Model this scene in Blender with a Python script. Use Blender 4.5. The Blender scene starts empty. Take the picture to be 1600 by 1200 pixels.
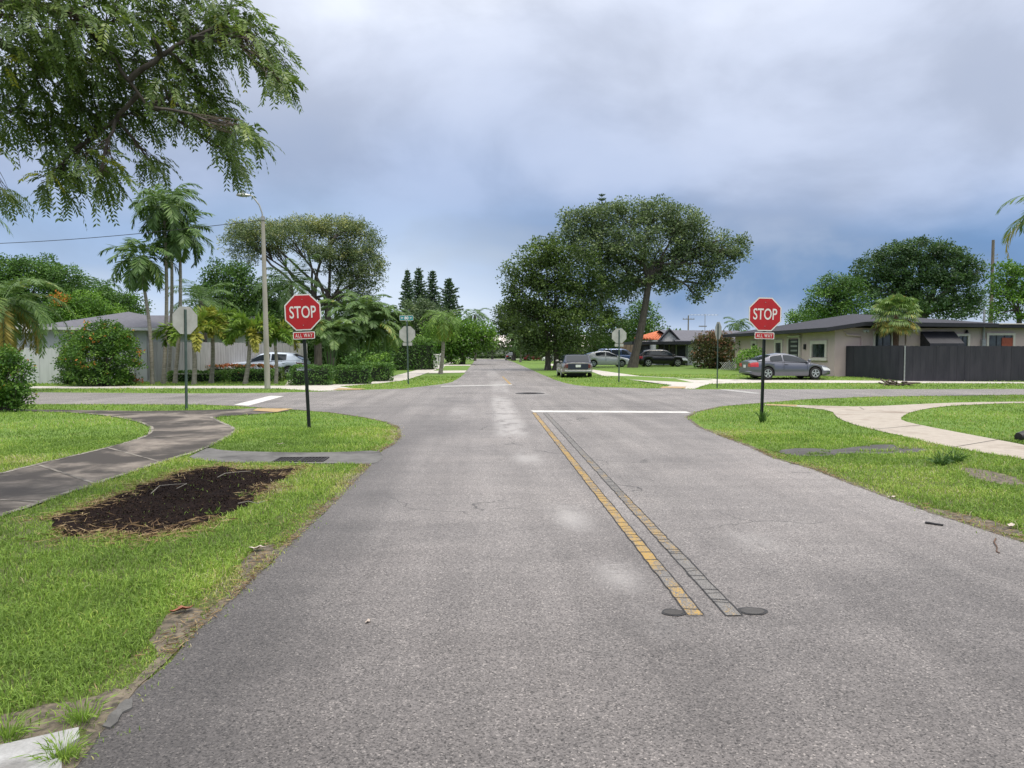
import bpy, math, random
import numpy as np
from mathutils import Vector, Matrix
from mathutils.geometry import tessellate_polygon
random.seed(7); RNG = np.random.default_rng(11)
R = math.radians
scene = bpy.context.scene
COL = scene.collection

# ------------------------------------------------------------------ camera
F, CH = 1150.0, 1.62                       # focal length in photo pixels, eye height
PITCH, YAW = math.atan(51 / F), math.atan(43 / F)
cam = bpy.data.cameras.new('camera'); cam.sensor_width = 36; cam.lens = F / 1600 * 36
cam.clip_start = .05; cam.clip_end = 6000
camo = bpy.data.objects.new('camera', cam); COL.objects.link(camo)
camo.location = (0, 0, CH); camo.rotation_euler = (R(90) - PITCH, 0, -YAW)
scene.camera = camo
FWD = Vector((math.sin(YAW) * math.cos(PITCH), math.cos(YAW) * math.cos(PITCH), -math.sin(PITCH)))
RGT = Vector((math.cos(YAW), -math.sin(YAW), 0)); UPV = RGT.cross(FWD)

def at(u, v, Y):
    d = FWD + RGT * ((u - 800) / F) + UPV * ((600 - v) / F)
    return Vector((0, 0, CH)) + d * (Y / d.y)
def G(u, v, z=0.0):
    d = FWD + RGT * ((u - 800) / F) + UPV * ((600 - v) / F)
    return Vector((0, 0, CH)) + d * ((z - CH) / d.z)
def sm(a, b, t):
    t = np.clip((t - a) / (b - a), 0, 1); return t * t * (3 - 2 * t)
def zf(x, y):                              # height of the ground: a low rise behind the far right pavement
    return .16 * sm(36.5, 40.5, np.asarray(y, float)) * sm(5.2, 9.5, np.asarray(x, float)) * (1 - sm(85, 110, np.asarray(y, float)))
def gnd(u, Y):
    p = at(u, 549, Y); return Vector((p.x, Y, float(zf(p.x, Y))))

# ------------------------------------------------------------------ world, sun, exposure
SUN_EL, SUN_AZ = R(70), R(135)             # azimuth clockwise from +Y: behind the camera, to the right
w = bpy.data.worlds.new('World'); scene.world = w; w.use_nodes = True
nt = w.node_tree; N, L = nt.nodes, nt.links
N.clear()
def nd(tree, t, **kw):
    n = tree.nodes.new(t)
    for k, v in kw.items(): setattr(n, k, v)
    return n
def mth(tree, op, a, b=None, clamp=False):
    n = tree.nodes.new('ShaderNodeMath'); n.operation = op; n.use_clamp = clamp
    for i, x in enumerate((a, b)):
        if x is None: continue
        if isinstance(x, (int, float)): n.inputs[i].default_value = x
        else: tree.links.new(x, n.inputs[i])
    return n.outputs[0]
def ramp(tree, fac, stops, interp='LINEAR'):
    n = tree.nodes.new('ShaderNodeValToRGB'); e = n.color_ramp.elements; n.color_ramp.interpolation = interp
    while len(e) < len(stops): e.new(.5)
    for q, (p, c) in zip(e, stops):
        q.position = p; q.color = (c, c, c, 1) if isinstance(c, (int, float)) else (*c, 1)
    if fac is not None: tree.links.new(fac, n.inputs[0])
    return n.outputs[0]
def mixc(tree, f, a, b, mode='MIX'):
    n = tree.nodes.new('ShaderNodeMix'); n.data_type = 'RGBA'; n.blend_type = mode
    for i, x in ((0, f), (6, a), (7, b)):
        if isinstance(x, (int, float)): n.inputs[i].default_value = x
        elif isinstance(x, tuple): n.inputs[i].default_value = (*x, 1)
        else: tree.links.new(x, n.inputs[i])
    return n.outputs[2]
def maprange(tree, v, a, b, c=0., d=1., smooth=True):
    n = tree.nodes.new('ShaderNodeMapRange'); n.interpolation_type = 'SMOOTHSTEP' if smooth else 'LINEAR'
    tree.links.new(v, n.inputs[0])
    for i, x in zip((1, 2, 3, 4), (a, b, c, d)): n.inputs[i].default_value = x
    return n.outputs[0]
def noise(tree, vec, scale, detail=4., rough=.55, dist=0.):
    n = tree.nodes.new('ShaderNodeTexNoise'); n.inputs['Scale'].default_value = scale
    n.inputs['Detail'].default_value = detail; n.inputs['Roughness'].default_value = rough
    n.inputs['Distortion'].default_value = dist
    if vec is not None: tree.links.new(vec, n.inputs['Vector'])
    return n.outputs[0]
def mapping(tree, vec, scale=(1, 1, 1), loc=(0, 0, 0)):
    n = tree.nodes.new('ShaderNodeMapping'); n.inputs['Scale'].default_value = scale; n.inputs['Location'].default_value = loc
    tree.links.new(vec, n.inputs['Vector']); return n.outputs[0]

sky = nd(nt, 'ShaderNodeTexSky', sky_type='NISHITA', sun_disc=False)
sky.sun_elevation = SUN_EL; sky.sun_rotation = SUN_AZ; sky.air_density = 1.2; sky.dust_density = 2.0
tc = nd(nt, 'ShaderNodeTexCoord'); sx = nd(nt, 'ShaderNodeSeparateXYZ'); L.new(tc.outputs['Generated'], sx.inputs[0])
X_, Y_, Z_ = sx.outputs
zc = mth(nt, 'MAXIMUM', Z_, 0.0)
den = mth(nt, 'ADD', zc, .22)
cx = nd(nt, 'ShaderNodeCombineXYZ')
L.new(mth(nt, 'DIVIDE', X_, den), cx.inputs[0]); L.new(mth(nt, 'DIVIDE', Y_, den), cx.inputs[1])
L.new(mth(nt, 'MULTIPLY', zc, 3.0), cx.inputs[2])
cp = cx.outputs[0]
dv = tc.outputs['Generated']
n1 = noise(nt, mapping(nt, dv, (1, 1, 1.9), (3.1, .4, 0)), 1.7, 4, .48, .25)
n2 = noise(nt, mapping(nt, dv, (1, 1, 1.7), (9.0, 5.2, 0)), 3.6, 6, .52, .25)
# grey cloud deck: height band by height band, disturbed by the cloud noise
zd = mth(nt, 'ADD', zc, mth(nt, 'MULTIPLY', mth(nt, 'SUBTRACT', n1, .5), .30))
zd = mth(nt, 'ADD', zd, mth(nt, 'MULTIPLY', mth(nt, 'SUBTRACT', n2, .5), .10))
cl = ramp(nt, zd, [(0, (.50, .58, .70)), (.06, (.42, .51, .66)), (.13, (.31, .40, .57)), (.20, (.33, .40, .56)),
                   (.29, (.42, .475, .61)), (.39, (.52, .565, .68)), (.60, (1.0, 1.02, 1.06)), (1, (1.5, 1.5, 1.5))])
# a clear, deep blue gap low over the right-hand horizon
gap = mth(nt, 'MULTIPLY', maprange(nt, X_, -.12, .24), maprange(nt, zd, .045, .105))
gap = mth(nt, 'MULTIPLY', gap, maprange(nt, zd, .235, .15))
gap = mth(nt, 'MULTIPLY', gap, maprange(nt, n2, .30, .55), True)
cl = mixc(nt, mth(nt, 'MULTIPLY', gap, .92), cl, (.105, .205, .39))
gl = mth(nt, 'MULTIPLY', mth(nt, 'MULTIPLY', maprange(nt, X_, .0, -.35), maprange(nt, zd, .03, .08)), maprange(nt, zd, .20, .11))
cl = mixc(nt, mth(nt, 'MULTIPLY', gl, .55), cl, (.23, .35, .56))
brk = mth(nt, 'MULTIPLY', mth(nt, 'MULTIPLY', maprange(nt, X_, -.42, -.12), maprange(nt, X_, .14, .0)), maprange(nt, zd, .17, .05))
cl = mixc(nt, mth(nt, 'MULTIPLY', brk, .6), cl, (.58, .65, .74))
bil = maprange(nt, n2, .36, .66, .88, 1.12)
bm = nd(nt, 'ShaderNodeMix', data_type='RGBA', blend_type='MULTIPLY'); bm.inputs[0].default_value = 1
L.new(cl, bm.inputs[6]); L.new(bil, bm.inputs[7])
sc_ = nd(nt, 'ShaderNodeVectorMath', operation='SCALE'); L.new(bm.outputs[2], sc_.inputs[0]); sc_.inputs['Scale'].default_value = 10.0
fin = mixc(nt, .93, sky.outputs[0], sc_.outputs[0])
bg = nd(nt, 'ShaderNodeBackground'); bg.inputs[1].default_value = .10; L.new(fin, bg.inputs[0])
wo = nd(nt, 'ShaderNodeOutputWorld'); L.new(bg.outputs[0], wo.inputs[0])

sl = bpy.data.lights.new('sun', 'SUN'); sl.energy = 2.0; sl.angle = R(20); sl.color = (1, .93, .82)
so = bpy.data.objects.new('sun', sl); COL.objects.link(so)
sd = Vector((math.sin(SUN_AZ) * math.cos(SUN_EL), math.cos(SUN_AZ) * math.cos(SUN_EL), math.sin(SUN_EL)))
so.rotation_euler = sd.to_track_quat('Z', 'Y').to_euler()
vs = scene.view_settings
vs.view_transform = 'Standard'; vs.look = 'None'; vs.gamma = 1; vs.exposure = 0.42
cy = scene.cycles
cy.max_bounces = 6; cy.diffuse_bounces = 3; cy.glossy_bounces = 2; cy.transmission_bounces = 3; cy.transparent_max_bounces = 4
cy.denoising_prefilter = 'NONE'; cy.caustics_reflective = False; cy.caustics_refractive = False

# ------------------------------------------------------------------ materials
MATS = {}
def newmat(name):
    m = bpy.data.materials.new(name); m.use_nodes = True; MATS[name] = m
    t = m.node_tree; b = t.nodes['Principled BSDF']; return m, t, b
def objco(t): return nd(t, 'ShaderNodeTexCoord').outputs['Object']
def worldco(t): return nd(t, 'ShaderNodeNewGeometry').outputs['Position']
def bump(t, b, h, strength=.3, dist=.01):
    n = nd(t, 'ShaderNodeBump'); n.inputs['Strength'].default_value = strength; n.inputs['Distance'].default_value = dist
    t.links.new(h, n.inputs['Height']); t.links.new(n.outputs[0], b.inputs['Normal'])
def plain(name, c1, c2=None, scale=6., rough=.6, metal=0., bmp=0., spec=.5, coat=0., stretch=(1, 1, 1), detail=5):
    m, t, b = newmat(name)
    c2 = c2 or tuple(x * .82 for x in c1)
    nz = noise(t, mapping(t, objco(t), stretch), scale, detail)
    t.links.new(ramp(t, nz, [(.32, c2), (.68, c1)]), b.inputs['Base Color'])
    b.inputs['Roughness'].default_value = rough; b.inputs['Metallic'].default_value = metal
    b.inputs['Specular IOR Level'].default_value = spec; b.inputs['Coat Weight'].default_value = coat
    b.inputs['Coat Roughness'].default_value = .06
    if bmp: bump(t, b, nz, bmp, .02)
    return m
def leafmat(name, stops, trans=.3, rough=.5, spec=.4):
    m, t, b = newmat(name)
    a = nd(t, 'ShaderNodeAttribute'); a.attribute_name = 'tint'
    c = ramp(t, a.outputs['Fac'], stops)
    t.links.new(c, b.inputs['Base Color']); b.inputs['Roughness'].default_value = rough; b.inputs['Specular IOR Level'].default_value = spec
    tr = nd(t, 'ShaderNodeBsdfTranslucent'); t.links.new(mixc(t, .35, c, (.12, .20, .02)), tr.inputs[0])
    mx = nd(t, 'ShaderNodeMixShader'); mx.inputs[0].default_value = trans
    t.links.new(b.outputs[0], mx.inputs[1]); t.links.new(tr.outputs[0], mx.inputs[2])
    t.links.new(mx.outputs[0], t.nodes['Material Output'].inputs[0])
    return m
leafmat('leaf_dark', [(0, (0.02874, 0.05474, 0.01642)), (.55, (0.07184, 0.1232, 0.03011)), (1, (0.1746, 0.2566, 0.0479))])
leafmat('leaf_mid', [(0, (0.0345, 0.0784, 0.02195)), (.5, (0.0784, 0.1803, 0.0345)), (1, (0.1882, 0.3293, 0.06272))])
leafmat('leaf_bright', [(0, (0.04375, 0.1063, 0.0175)), (.5, (0.1063, 0.2375, 0.0275)), (1, (0.2375, 0.4125, 0.05))])
leafmat('leaf_oak', [(0, (0.06342, 0.09704, 0.05116)), (.5, (0.1437, 0.205, 0.09768)), (1, (0.2854, 0.3559, 0.1512))])
leafmat('leaf_olive', [(0, (0.065, 0.1014, 0.052)), (.45, (0.1365, 0.195, 0.0884)), (.75, (0.26, 0.3055, 0.1105)), (1, (0.429, 0.442, 0.156))])
leafmat('leaf_pine', [(0, (0.04725, 0.08775, 0.0567)), (.5, (0.08775, 0.1485, 0.08775)), (1, (0.1485, 0.2295, 0.1148))])
leafmat('leaf_deep', [(0, (.025, .06, .026)), (.5, (.055, .115, .042)), (1, (.12, .21, .07))])
leafmat('leaf_palm', [(0, (0.045, 0.09, 0.027)), (.5, (0.105, 0.195, 0.0525)), (.8, (0.195, 0.3, 0.075)), (1, (0.45, 0.36, 0.075))])
leafmat('leaf_foxtail', [(0, (.06, .12, .022)), (.5, (.14, .26, .04)), (.8, (.24, .36, .055)), (1, (.38, .37, .07))])
leafmat('leaf_hang', [(0, (0.06227, 0.1126, 0.02701)), (.5, (0.1359, 0.2202, 0.04632)), (.85, (0.3397, 0.4253, 0.06754)), (1, (0.504, 0.504, 0.05789))], .38, .42, .5)
leafmat('leaf_hibiscus', [(0, (0.028, 0.077, 0.0168)), (.5, (0.084, 0.196, 0.028)), (.975, (0.196, 0.336, 0.042)), (.995, (0.6, 0.14, 0.028)), (1, (0.6, 0.224, 0.042))])
leafmat('leaf_redtip', [(0, (0.026, 0.0585, 0.0156)), (.5, (0.065, 0.117, 0.026)), (.75, (0.169, 0.13, 0.039)), (1, (0.468, 0.117, 0.052))])
leafmat('leaf_copper', [(0, (0.0325, 0.0455, 0.0195)), (.5, (0.091, 0.104, 0.039)), (1, (0.273, 0.117, 0.0715))])
leafmat('grass_blade', [(0, (0.1401, 0.2237, 0.04695)), (.4, (0.243, 0.3894, 0.0626)), (.7, (0.3737, 0.522, 0.08346)), (.86, (0.5419, 0.5303, 0.1565)), (1, (0.6, 0.5303, 0.3651))], .35, .55, .35)
leafmat('mulch_chip', [(0, (.008, .006, .005)), (.5, (.028, .018, .013)), (.9, (.045, .028, .018)), (1, (.12, .08, .05))], .0, .95, .1)
leafmat('straw', [(0, (.12, .07, .035)), (.5, (.26, .17, .08)), (1, (.45, .34, .19))], .15, .7, .3)
plain('bark', (.125, .108, .095), (.055, .046, .04), 5, .9, bmp=.6, stretch=(2, 2, .4))
plain('bark_pale', (.36, .33, .28), (.20, .18, .15), 4, .85, bmp=.3, stretch=(1, 1, 4))
plain('bark_brown', (.16, .085, .055), (.07, .045, .03), 8, .9, bmp=.5, stretch=(1, 1, 3))
plain('crownshaft', (.10, .19, .045), (.07, .14, .035), 3, .5)
plain('twig', (.13, .10, .075), (.06, .045, .035), 9, .85)
plain('green_core', (.018, .034, .010), (.008, .016, .006), 9, .9)
plain('galv', (.42, .43, .42), (.30, .31, .31), 7, .5, .6)
plain('sign_back', (.50, .50, .46), (.40, .40, .36), 5, .55, .35)
plain('sign_red', (.50, .016, .022), (.42, .012, .018), 3, .45)
plain('sign_white', (.82, .80, .78), (.74, .72, .70), 6, .5)
plain('sign_teal', (.01, .25, .25), (.01, .20, .21), 6, .5)
plain('post_black', (.034, .040, .038), (.018, .024, .022), 5, .45, .2)
plain('post_green', (.09, .13, .11), (.06, .09, .08), 5, .5, .3)
plain('pole_concrete', (.40, .38, .325), (.27, .255, .215), 3, .85, bmp=.2, stretch=(1, 1, .25))
plain('wood_pole', (.24, .20, .16), (.13, .11, .09), 5, .85, stretch=(3, 3, .3))
plain('paint_line', (.66, .645, .62), (.42, .41, .40), 7, .75, detail=8)
plain('paint_worn', (.50, .49, .47), (.30, .295, .29), 5, .75, detail=8)
plain('stucco_taupe', (.62, .485, .465), (.55, .43, .41), 1.2, .9, bmp=.1)
plain('stucco_white', (.72, .71, .70), (.62, .62, .61), 1.5, .85)
plain('stucco_grey', (.56, .565, .57), (.46, .47, .48), 1.2, .85)
plain('trim_cream', (.70, .64, .59), (.62, .565, .51), 3, .7)
plain('shingle', (.042, .042, .055), (.02, .02, .03), 3.5, .85, bmp=.3, stretch=(1, 5, 1))
plain('shingle_grey', (.15, .15, .175), (.085, .085, .105), 3.5, .9, bmp=.3, stretch=(1, 5, 1))
plain('fascia_dark', (.022, .022, .028), (.014, .014, .02), 3, .5)
plain('clay', (.62, .20, .09), (.45, .13, .06), 2.5, .8)
plain('fence_black', (.044, .043, .052), (.028, .028, .036), 1.1, .6, spec=.25, stretch=(3, 3, .6))
plain('fence_grey', (.43, .425, .43), (.30, .295, .30), 2.5, .8, stretch=(4, 4, .35))
plain('fence_white', (.60, .61, .62), (.46, .47, .48), 1.6, .8, stretch=(3, 3, .4))
plain('black_metal', (.02, .02, .024), (.012, .012, .016), 6, .4, .3)
plain('awning', (.035, .036, .045), (.02, .02, .028), 2, .6)
plain('dark_room', (.02, .019, .018), (.012, .011, .010), 2, .9)
plain('brick_red', (.38, .10, .06), (.28, .07, .045), 6, .8)
plain('carport_stuff', (.35, .24, .17), (.10, .05, .035), 1.6, .8)
plain('rubber', (.018, .018, .019), (.012, .012, .013), 9, .75)
plain('wheel_silver', (.66, .67, .68), (.55, .56, .57), 8, .3, .8)
plain('black_trim', (.015, .015, .017), (.010, .010, .012), 8, .5)
plain('lamp_red', (.55, .03, .035), (.42, .02, .025), 8, .15, coat=.6)
plain('lamp_dull', (.16, .03, .03), (.10, .022, .022), 8, .25, coat=.4)
plain('lamp_clear', (.75, .77, .78), (.60, .62, .64), 8, .12, coat=.8)
plain('plate_white', (.72, .74, .72), (.65, .67, .65), 8, .5)
plain('chrome', (.62, .62, .62), (.52, .52, .52), 8, .18, .95)
plain('mulch', (.024, .015, .012), (.005, .0035, .004), 30, 1.0, bmp=1.0, detail=8, spec=.08)
plain('dry_leaf', (.30, .11, .06), (.18, .07, .04), 20, .7)
plain('pale_leaf', (.55, .48, .42), (.42, .35, .30), 20, .7)
plain('tactile', (.46, .31, .14), (.30, .22, .13), 5, .9)
plain('iron', (.030, .026, .028), (.016, .014, .015), 14, .7)
plain('joint_dark', (.085, .08, .075), (.05, .045, .04), 6, .9)
plain('seal_black', (.034, .032, .032), (.018, .017, .017), 12, .6)
plain('far_wall', (.50, .46, .42), (.43, .40, .37), .3, .9)
plain('far_roof', (.58, .53, .49), (.50, .46, .43), .2, .9)
plain('white_vinyl', (.78, .78, .77), (.70, .70, .69), 4, .5)
m, t, b = newmat('car_glass'); b.inputs['Base Color'].default_value = (.018, .024, .032, 1); b.inputs['Roughness'].default_value = .04
b.inputs['Specular IOR Level'].default_value = .55
m, t, b = newmat('window_glass')
t.links.new(ramp(t, noise(t, objco(t), 1.7, 2), [(.35, (.015, .018, .022)), (.7, (.07, .085, .095))]), b.inputs['Base Color']); b.inputs['Roughness'].default_value = .05
def carpaint(name, c, rough=.28, metal=.5):
    m = plain(name, c, tuple(x * .96 for x in c), 2, rough, metal, coat=.7); return m
carpaint('paint_grey', (.135, .14, .17)); carpaint('paint_ice', (.56, .63, .74), .3, .2); carpaint('paint_navy', (.022, .028, .055), .3, .3)
carpaint('paint_tan', (.30, .285, .26), .35, .3); carpaint('paint_white', (.74, .74, .74), .3, .1); carpaint('paint_black', (.006, .006, .008), .3, 0.)
carpaint('paint_blue', (.045, .085, .20), .3, .3); carpaint('paint_red', (.36, .025, .05), .3, .2); carpaint('paint_dark', (.05, .055, .06), .3, .4)

def asphalt():
    m, t, b = newmat('asphalt'); p = worldco(t)
    s = nd(t, 'ShaderNodeSeparateXYZ'); t.links.new(p, s.inputs[0]); x, y, z = s.outputs
    vo = nd(t, 'ShaderNodeTexVoronoi'); vo.inputs['Scale'].default_value = 132; t.links.new(p, vo.inputs['Vector'])
    hs = nd(t, 'ShaderNodeSeparateColor'); t.links.new(vo.outputs['Color'], hs.inputs[0])
    agg = ramp(t, hs.outputs[0], [(0, (.065, .061, .06)), (.12, (.12, .113, .11)), (.32, (.19, .180, .176)), (.80, (.25, .237, .231)), (.94, (.295, .28, .272)), (1, (.48, .455, .43))])
    fine = noise(t, p, 60, 3, .7)
    agg = mixc(t, .75, agg, ramp(t, fine, [(.3, .70), (.7, 1.26)]), 'MULTIPLY')
    big = noise(t, p, .35, 6, .6, .4)
    mott = ramp(t, big, [(.28, (.76, .74, .74)), (.5, (1.06, 1.03, 1.02)), (.75, (1.22, 1.17, 1.15))])
    c = mixc(t, 1., agg, mott, 'MULTIPLY')
    st = noise(t, mapping(t, p, (2.3, .16, 1)), 1.0, 5, .6, .2)
    c = mixc(t, .8, c, ramp(t, st, [(.3, .80), (.7, 1.16)]), 'MULTIPLY')
    cr = noise(t, mapping(t, p, (.35, 2.2, 1)), 1.3, 6, .65, .3)          # faint cross bands
    c = mixc(t, .7, c, ramp(t, cr, [(.35, .86), (.65, 1.08)]), 'MULTIPLY')
    # dark damp staining along the left kerbless edge
    wob = mth(t, 'MULTIPLY', mth(t, 'SUBTRACT', noise(t, p, .55, 5, .6), .5), 2.0)
    ed = maprange(t, mth(t, 'ADD', x, mth(t, 'MULTIPLY', wob, .6)), -.55, -1.5)
    ed = mth(t, 'MULTIPLY', ed, maprange(t, y, 26, 9))
    c = mixc(t, mth(t, 'MULTIPLY', ed, .46), c, (.032, .031, .033))
    nearw = mth(t, 'MULTIPLY', maprange(t, mth(t, 'ADD', y, mth(t, 'MULTIPLY', wob, 1.5)), 8.0, 2.6), .66)  # separately, the whole road width gets darker towards the camera
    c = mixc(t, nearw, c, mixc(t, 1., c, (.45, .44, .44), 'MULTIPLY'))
    # pale scuffs along the crown of the lane
    sc = noise(t, mapping(t, p, (3.0, 1.5, 1), (4, 2, 0)), 1.0, 5, .6, .1)
    sc2 = noise(t, mapping(t, p, (4, 26, 1)), 1.0, 5, .75)
    def spot(x0, x1, y0, y1, k):
        a = mth(t, 'MULTIPLY', maprange(t, x, x0 - .15, x0 + .15), maprange(t, x, x1 + .15, x1 - .15))
        a = mth(t, 'MULTIPLY', a, mth(t, 'MULTIPLY', maprange(t, y, y0 - y0 * .06, y0 + y0 * .06), maprange(t, y, y1 + y1 * .06, y1 - y1 * .06)))
        return mth(t, 'MULTIPLY', a, k)
    sp = spot(.25, .85, 14, 26, 1.0)
    for q in ((.45, .85, 10.6, 11.6, .8), (.72, .98, 6.6, 7.5, .9), (.85, 1.08, 4.9, 5.6, .8), (.95, 1.1, 4.1, 4.6, .4), (2.1, 2.5, 5.9, 6.3, .45), (.3, 1.0, 29, 40, .7), (1.6, 2.4, 27, 29.5, .6), (-.9, -.4, 19, 21, .5), (.2, .9, 45, 60, .5)):
        sp = mth(t, 'MAXIMUM', sp, spot(*q))
    sm_ = mth(t, 'MULTIPLY', sp, maprange(t, mth(t, 'ADD', sc, mth(t, 'MULTIPLY', sc2, .8)), .70, .96))
    c = mixc(t, mth(t, 'MULTIPLY', sm_, .55), c, (.46, .44, .43))
    # polished wheel tracks and the seam between the two roads' surfacing
    tr = mth(t, 'MULTIPLY', maprange(t, noise(t, mapping(t, p, (1.5, .03, 1)), 1.0, 3, .5), .42, .62), .22)
    c = mixc(t, tr, c, mixc(t, 1., c, (.62, .61, .61), 'MULTIPLY'))
    wav = mth(t, 'MULTIPLY', mth(t, 'SUBTRACT', noise(t, p, 1.3, 4), .5), .5)
    for y0 in (21.4, 32.6):
        dd_ = mth(t, 'ABSOLUTE', mth(t, 'SUBTRACT', mth(t, 'ADD', y, wav), y0))
        c = mixc(t, mth(t, 'MULTIPLY', maprange(t, dd_, .09, .02), .45), c, (.06, .058, .058))
    # old oil / tyre dark blots at the junction
    ob = noise(t, mapping(t, p, (.5, 1.4, 1), (1, 7, 0)), .8, 5, .6)
    om = mth(t, 'MULTIPLY', maprange(t, ob, .60, .72), maprange(t, y, 12, 22))
    c = mixc(t, mth(t, 'MULTIPLY', om, .35), c, (.07, .068, .068))
    # hairline cracks
    v2 = nd(t, 'ShaderNodeTexVoronoi', feature='DISTANCE_TO_EDGE'); v2.inputs['Scale'].default_value = .38
    wv = nd(t, 'ShaderNodeVectorMath', operation='ADD'); t.links.new(p, wv.inputs[0])
    nn = nd(t, 'ShaderNodeTexNoise'); nn.inputs['Scale'].default_value = 1.4; nn.inputs['Detail'].default_value = 6; t.links.new(p, nn.inputs['Vector'])
    vs_ = nd(t, 'ShaderNodeVectorMath', operation='SCALE'); t.links.new(nn.outputs['Color'], vs_.inputs[0]); vs_.inputs['Scale'].default_value = .9
    t.links.new(vs_.outputs[0], wv.inputs[1]); t.links.new(wv.outputs[0], v2.inputs['Vector'])
    ck = mth(t, 'MULTIPLY', maprange(t, v2.outputs['Distance'], .006, .0015), maprange(t, noise(t, p, .5, 2), .50, .60))
    c = mixc(t, mth(t, 'MULTIPLY', ck, .75), c, (.03, .03, .03))
    t.links.new(c, b.inputs['Base Color'])
    b.inputs['Roughness'].default_value = .62; b.inputs['Specular IOR Level'].default_value = .45
    bump(t, b, mth(t, 'ADD', hs.outputs[0], fine), .35, .006)
asphalt()
def worn_yellow(name, lo, hi, spans):
    m, t, b = newmat(name); p = worldco(t); y = nd(t, 'ShaderNodeSeparateXYZ'); t.links.new(p, y.inputs[0]); y = y.outputs[1]
    n_ = noise(t, mapping(t, p, (6, 1.6, 1)), 1.5, 7, .75); g = noise(t, p, 70, 3, .7)
    w_ = None
    for (a, b_, k) in spans:
        q = mth(t, 'MULTIPLY', mth(t, 'MULTIPLY', maprange(t, y, a - .5, a + .5), maprange(t, y, b_ + .5, b_ - .5)), k); w_ = q if w_ is None else mth(t, 'MAXIMUM', w_, q)
    f = maprange(t, mth(t, 'ADD', mth(t, 'ADD', n_, mth(t, 'MULTIPLY', mth(t, 'SUBTRACT', g, .5), .9)), mth(t, 'SUBTRACT', w_, .2)), lo, hi)
    c = mixc(t, f, mixc(t, maprange(t, noise(t, p, 120, 3, .7), .38, .62), (.085, .08, .078), (.24, .23, .22)), mixc(t, g, (.32, .20, .055), (.44, .285, .08)))
    t.links.new(c, b.inputs['Base Color']); b.inputs['Roughness'].default_value = .75
worn_yellow('yellow_line', .42, .66, ((4.0, 5.4, .20), (5.2, 20, .26), (30, 200, .3))); worn_yellow('yellow_faded', .46, .70, ((4.2, 4.6, .10), (5.5, 8.4, .23), (9, 12, .14), (12, 19, .05)))
def concrete(name, c_lo, c_hi, stain, f0, f1, sc=.8):
    m, t, b = newmat(name); p = worldco(t)
    n_ = noise(t, p, 5, 7, .65); s = noise(t, mapping(t, p, (1, 1, 1), (2, 5, 0)), sc, 6, .65, .4); g = noise(t, p, 90, 2, .6)
    c = ramp(t, n_, [(.3, c_lo), (.7, c_hi)])
    c = mixc(t, maprange(t, s, f0, f1), c, stain)
    c = mixc(t, .5, c, ramp(t, g, [(.3, .75), (.7, 1.2)]), 'MULTIPLY')
    t.links.new(c, b.inputs['Base Color']); b.inputs['Roughness'].default_value = .8; bump(t, b, g, .2, .004)
concrete('concrete_stained', (.17, .14, .115), (.27, .235, .20), (.040, .032, .026), .34, .56, .7)
concrete('concrete_right', (.33, .285, .24), (.43, .385, .33), (.24, .19, .15), .50, .72)
concrete('concrete_pale', (.44, .41, .37), (.56, .53, .49), (.30, .27, .24), .50, .75)
concrete('concrete_edge', (.20, .18, .15), (.29, .265, .23), (.07, .06, .052), .42, .62, 2)
concrete('slab_grey', (.30, .30, .30), (.42, .42, .42), (.20, .195, .19), .50, .70, 2)
concrete('soil_sandy', (.105, .085, .06), (.20, .165, .12), (.055, .046, .034), .42, .62, 16)
concrete('patch_dark', (.06, .057, .056), (.095, .09, .088), (.05, .045, .042), .45, .65, 2)
concrete('asphalt_apron', (.10, .097, .092), (.165, .16, .155), (.065, .062, .06), .45, .65, 1.2)
def lawn():
    m, t, b = newmat('lawn_soil'); p = worldco(t)
    a = noise(t, p, .25, 5, .6); f = noise(t, p, 14, 6, .75); g = noise(t, p, 2.2, 5, .6)
    c = ramp(t, f, [(.25, (.045, .085, .015)), (.5, (.11, .20, .025)), (.75, (.19, .29, .04))])
    c = mixc(t, .8, c, ramp(t, a, [(.3, (.80, .86, .7)), (.7, (1.15, 1.1, 1.0))]), 'MULTIPLY')
    c = mixc(t, mth(t, 'MULTIPLY', maprange(t, g, .52, .72), .55), c, (.17, .15, .05))
    # near the lens the ground between the blades is soil and thatch
    s = nd(t, 'ShaderNodeSeparateXYZ'); t.links.new(p, s.inputs[0])
    soil = ramp(t, noise(t, p, 22, 6, .7), [(.3, (.04, .042, .016)), (.7, (.12, .115, .045))])
    c = mixc(t, mth(t, 'MULTIPLY', maprange(t, s.outputs[1], 15, 8), .8), c, soil)
    t.links.new(c, b.inputs['Base Color']); b.inputs['Roughness'].default_value = .9; bump(t, b, f, .6, .04)
lawn()
def M(n): return MATS[n]

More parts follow.
